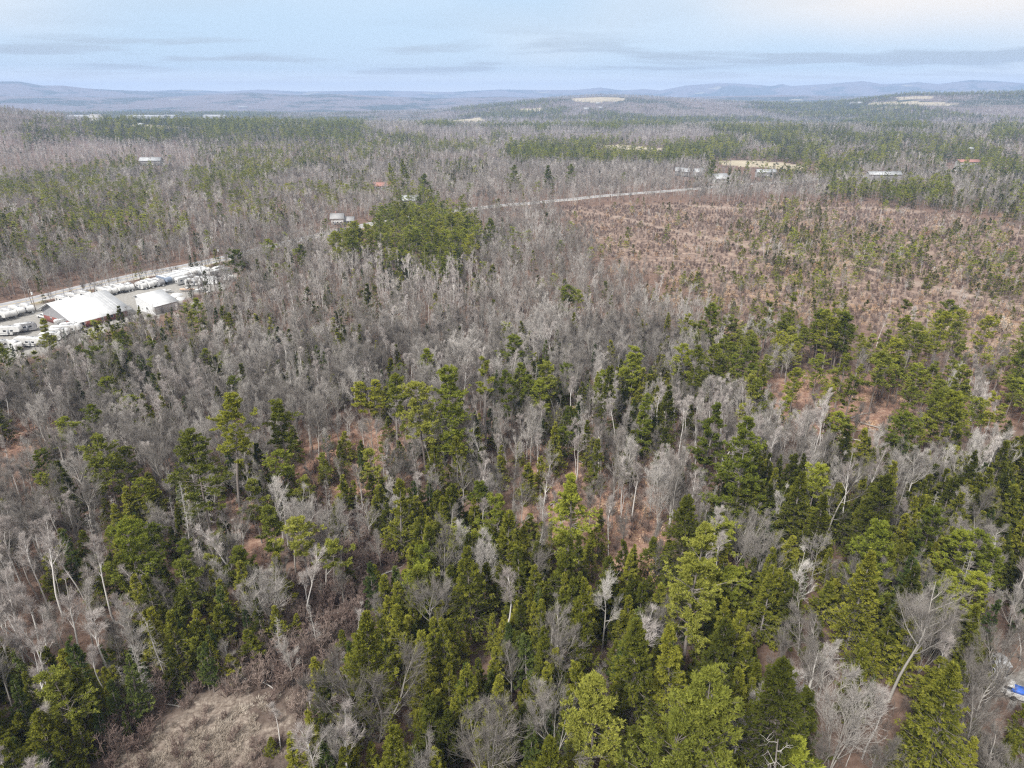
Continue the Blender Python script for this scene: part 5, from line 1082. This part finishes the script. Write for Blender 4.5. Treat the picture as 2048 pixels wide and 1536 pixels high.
# ------------------------------------------------------------------ the mass of the woods: one object per kind
def scatter(name, col, pts, idx, scl, rot, label, cat):
    me = bpy.data.meshes.new(name); me.vertices.add(len(pts)); me.vertices.foreach_set('co', np.asarray(pts, np.float32).ravel())
    for nm, ty_, v in (('slot', 'INT', np.asarray(idx, np.int32)), ('spin', 'FLOAT_VECTOR', np.asarray(rot, np.float32).ravel()), ('size', 'FLOAT_VECTOR', np.asarray(scl, np.float32).ravel())):
        a = me.attributes.new(nm, ty_, 'POINT'); a.data.foreach_set('vector' if ty_ == 'FLOAT_VECTOR' else 'value', v)
    o = link(name, me); t = bpy.data.node_groups.new(name, 'GeometryNodeTree')
    t.interface.new_socket('Geometry', in_out='INPUT', socket_type='NodeSocketGeometry'); t.interface.new_socket('Geometry', in_out='OUTPUT', socket_type='NodeSocketGeometry')
    gi = t.nodes.new('NodeGroupInput'); go = t.nodes.new('NodeGroupOutput'); ip = t.nodes.new('GeometryNodeInstanceOnPoints'); ci = t.nodes.new('GeometryNodeCollectionInfo')
    ci.inputs['Collection'].default_value = col; ci.inputs['Separate Children'].default_value = True; ci.inputs['Reset Children'].default_value = True
    t.links.new(gi.outputs[0], ip.inputs['Points']); t.links.new(ci.outputs[0], ip.inputs['Instance']); ip.inputs['Pick Instance'].default_value = True
    for nm, ty_, s in (('slot', 'INT', 'Instance Index'), ('spin', 'FLOAT_VECTOR', 'Rotation'), ('size', 'FLOAT_VECTOR', 'Scale')):
        n = t.nodes.new('GeometryNodeInputNamedAttribute'); n.data_type = ty_; n.inputs[0].default_value = nm; t.links.new(n.outputs[0], ip.inputs[s])
    t.links.new(ip.outputs[0], go.inputs[0]); m = o.modifiers.new('scatter', 'NODES'); m.node_group = t
    tag(o, label, cat, kind='stuff'); return o
FARN = dict(maple_tree=('bare_woods', 'grey mass of leafless hardwoods filling the woods to the horizon'), birch_tree=('birch_woods', 'pale birches and aspens scattered through the farther woods'), hemlock_tree=('hemlock_woods', 'dark hemlocks scattered through the farther woods'), pine_tree=('pine_woods', 'distant pine stands and belts across the valley'),
            fir_tree=('fir_woods', 'narrow dark firs of the farther woods, also standing in for far pines'), dead_tree=('dead_spruce_woods', 'grey dead spruces scattered through the farther woods'), beech_sapling=('beech_woods', 'tan leaved young beeches scattered over the cut area'))
for kind, (nm, lb) in FARN.items():
    m = np.nonzero((kindarr == kind) & keep & ~single)[0]
    if not len(m): continue
    s = thf[m]; grow_ = np.where(td[m] > 900, 1.08, 1.0)*np.where(td[m] > 1700, 1.15, 1.0); w = s*rng.uniform(.85, 1.2, len(m))*grow_*np.where((td[m] > 900) & (kind == 'pine_tree'), .9, 1.0)*np.where((td[m] > 800) & (kind == 'fir_tree'), 1.9, 1.0)*np.where((s < .75) & (kind in ('hemlock_tree', 'pine_tree')), 1.4, 1.0)
    scatter(nm, STOCKCOL[kind], np.stack([tx[m], ty[m], tz[m]-.1], 1), slot[m], np.stack([w, w, s], 1), np.stack([0*s, 0*s, rng.uniform(0, 6.28, len(m))], 1), lb, 'woodland')

# ------------------------------------------------------------------ undergrowth, brush, sedge, slash
def stock(name, geos, mats):
    c = bpy.data.collections.new(name)
    for i, g in enumerate(geos): c.objects.link(bpy.data.objects.new('%s_%03d' % (name, i), g.mesh(name, mats)))
    return c
def pts_of(X, Y): return np.stack([X, Y, height(X, Y)-.05], 1)
def rnd_rot(n): return np.stack([np.zeros(n), np.zeros(n), rng.uniform(0, 6.28, n)], 1)
def rnd_s(n, a, b): s = rng.uniform(a, b, n); return np.stack([s, s, s*rng.uniform(.8, 1.2, n)], 1)
col = stock('sapling_stock', [g_twiggy(4.2, 4, 1.1) for _ in range(5)], [M['pink_twig']])
X1, Y1, D1 = grid(34, 240, 2.7); X2, Y2, D2 = grid(240, 520, 5); X = np.concatenate([X1, X2]); Y = np.concatenate([Y1, Y2]); D = np.hypot(X, Y)
px, py, _ = project(X, Y, height(X, Y)+3); z = zone(px, py)
def clear_of(X, Y, road=8.5):
    ok = (seg_dist(ROAD, X, Y) > road) & ~inside(LOT, X, Y) & ~inside(YARD, X, Y)
    for T_ in TRACKS: ok &= seg_dist(T_, X, Y) > 3.4
    for bx, by, br in BLD: ok &= np.hypot(X-bx, Y-by) > br-1
    for P_ in FIELDS: ok &= ~inside(P_, X, Y)
    return ok
prob = np.select([np.isin(z, [ord(c) for c in 'gmwr']), np.isin(z, [ord(c) for c in 'sd']), np.isin(z, [ord(c) for c in 'oP']), z == ord('t')], [.75, .7, .28, 0], .45)
ok = clear_of(X, Y) & (rng.random(len(X)) < prob) & ~inside(MARSH, X, Y) & ~(inside(CLEAR, X, Y)); X, Y = X[ok], Y[ok]; n = len(X)
scatter('undergrowth', col, pts_of(X, Y), rng.integers(0, 5, n), rnd_s(n, .6, 1.3)*np.where(np.hypot(X, Y) > 240, 1.3, 1)[:, None], rnd_rot(n), 'leafless reddish saplings and brush filling the forest floor', 'undergrowth'); print('undergrowth', n)
col = stock('brush_stock', [g_twiggy(1.7, 9, 1.5, .8) for _ in range(5)], [M['brush']])
X1, Y1, D1 = grid(34, 150, 1.5); X2, Y2, D2 = grid(150, 640, 2.5); X = np.concatenate([X1, X2]); Y = np.concatenate([Y1, Y2])
px, py, _ = project(X, Y, height(X, Y)+1); z = zone(px, py); D = np.hypot(X, Y); cl = vnoise(X, Y, 9, 61, 3)
inC = inside(CLEAR, X, Y); sw = np.isin(z, [ord('s'), ord('t')]) & (D < 150)
ok = clear_of(X, Y, 7.5) & (~inside(MARSH, X, Y) | (rng.random(len(X)) < .34)) & ((inC & (rng.random(len(X)) < .22+np.clip((cl-.38)*4, 0, .78))) | (sw & (rng.random(len(X)) < .95)) | (np.isin(z, [ord('p'), ord('o')]) & (rng.random(len(X)) < .35)) | (rng.random(len(X)) < .06)); X, Y, zz_ = X[ok], Y[ok], z[ok]; n = len(X)
scatter('brushwood', col, pts_of(X, Y), rng.integers(0, 5, n), rnd_s(n, .6, 1.5)*np.where(zz_ == ord('s'), 1.7, 1)[:, None], rnd_rot(n), 'low brown leafless brush over the cut area and swamp edge', 'brush'); print('brush', n)
def g_tuft(h=.8, n=60):
    g = Geo(); a = rng.uniform(0, 2*pi, n); r = .32*np.sqrt(rng.random(n)); p = np.stack([r*np.cos(a), r*np.sin(a), np.zeros(n)], 1)
    d = np.stack([np.cos(a)*.7, np.sin(a)*.7, np.ones(n)*.9], 1)+rng.normal(0, .3, (n, 3)); blades(g, p, d, rng.uniform(.2, h, n), rng.uniform(.025, .05, n), 0, rng.random(n), kite=.3); return g
col = stock('tussock_stock', [g_tuft(.6, 90) for _ in range(5)], [M['tussock']])
X, Y, D = grid(30, 104, .58); k = inside(MARSH, X+(vnoise(X, Y, 7, 91, 3)-.5)*20+rng.normal(0, 1.4, len(X)), Y+(vnoise(X, Y, 7, 92, 3)-.5)*20+rng.normal(0, 1.4, len(X))) & (rng.random(len(X)) < np.clip((vnoise(X, Y, 2.2, 8, 3)-.32)*3.6, 0, .9)); X, Y = X[k], Y[k]; n = len(X)
scatter('sedge_tussocks', col, pts_of(X, Y), rng.integers(0, 5, n), rnd_s(n, .7, 1.5), rnd_rot(n), 'pale beige dry sedge tussocks of the marsh in the lower left', 'sedge'); print('tussock', n)
# dead leaves still lying in drifts give the openings their copper colour
def g_litter():
    g = Geo(); n = 70; p = np.stack([rng.normal(0, .8, n), rng.normal(0, .8, n), rng.uniform(.02, .15, n)], 1); d = rng.normal(0, 1, (n, 3)); d[:, 2] *= .25; blades(g, p, d, rng.uniform(.15, .3, n), rng.uniform(.1, .2, n), 0, rng.random(n)); return g
col = stock('litter_stock', [g_litter() for _ in range(4)], [M['beech']])
X, Y, D = grid(40, 330, 2.2); k = np.zeros(len(X), bool)
for P_ in LEAFY+[CLEAR]: k |= inside(P_, X, Y)
k &= rng.random(len(X)) < np.clip((vnoise(X, Y, 10, 17, 3)-.42)*4, 0, 1)*.8; k &= clear_of(X, Y); X, Y = X[k], Y[k]; n = len(X)
scatter('fallen_leaves', col, pts_of(X, Y)+np.array([0, 0, .06]), rng.integers(0, 4, n), rnd_s(n, .7, 1.5), rnd_rot(n), 'copper drifts of fallen beech leaves in the openings', 'fallen leaves'); print('litter', n)

# fallen logs, each a thing
log_meshes = []
for _ in range(6):
    g = Geo(); L = rng.uniform(6, 11); c = grow(np.array([[0, 0, .0]]), np.array([[1, 0, 0.]]), [L], 6, .05); tubes(g, c, [.17], [.07], 6, 0, .7)
    i, t, p, dd = sprout(c, 9, .35, 1, 1.0, .3); dd[:, 2] = np.abs(dd[:, 2]); tubes(g, grow(p, dd, rng.uniform(.5, 1.9, 9), 2, .15), .035, .012, 3, 0, .8); log_meshes.append(g.mesh('fallen_log', [M['dead']]))
LOGS = [(690, 1150, 0.9), (720, 1170, .7), (640, 1230, .2), (395, 1340, -.1), (480, 1345, -.5), (250, 1415, 0.1), (680, 1260, -1.2), (1560, 830, 2.6), (1600, 850, .4), (1640, 840, 2.4), (1680, 870, .3), (1720, 885, 2.8), (1590, 880, .1), (1540, 850, 2.2), (1660, 900, 2.9), (1700, 840, .6), (1760, 860, 2.5), (1450, 1090, .5), (660, 1010, 2.0), (760, 870, .5), (690, 920, 2.6), (1250, 960, .2), (1180, 930, 2.5), (1100, 1010, .9),
        (1620, 1330, .2), (470, 530, 0)]
for i, (px, py, a) in enumerate(LOGS[:-1]):
    q = at(px, py); o = bpy.data.objects.new('fallen_log', log_meshes[i % 6]); C.objects.link(o); o.location = (*q, hz(*q)+.35); o.rotation_euler = (0, rng.normal(0, .04), a)
    dd = np.hypot(LANDP[:, 0]-q[0], LANDP[:, 1]-q[1]); j = int(np.argmin(dd)); k_ = ('log', j); count[k_] = count.get(k_, 0)+1
    where = 'in the slash' if 1500 < px < 1800 else 'in open woods'
    tag(o, f"grey log {where}, {nth[count[k_]-1]} nearest to {LAND[j][2]}", 'fallen log', 'fallen logs')

# ------------------------------------------------------------------ haze
zmin = float(Z_.min())-1.5; zmax = max(float(Z_.max()), CAM_H)+8; g = Geo(); box(g, (0, 0, (zmin+zmax)/2), (29400, 29400, zmax-zmin)); hz_m = bpy.data.materials.new('haze'); hz_m.use_nodes = True; t = hz_m.node_tree; t.nodes.clear()
o_ = N(t, 'ShaderNodeOutputMaterial'); pv = N(t, 'ShaderNodeVolumePrincipled'); pv.inputs['Density'].default_value = HAZE; pv.inputs['Color'].default_value = (.46, .63, .96, 1); pv.inputs['Anisotropy'].default_value = 0.0
t.links.new(pv.outputs[0], o_.inputs['Volume'])
HZ = link('haze', g.mesh('haze', [hz_m])); tag(HZ, 'faint blue haze over the whole valley', kind='stuff')
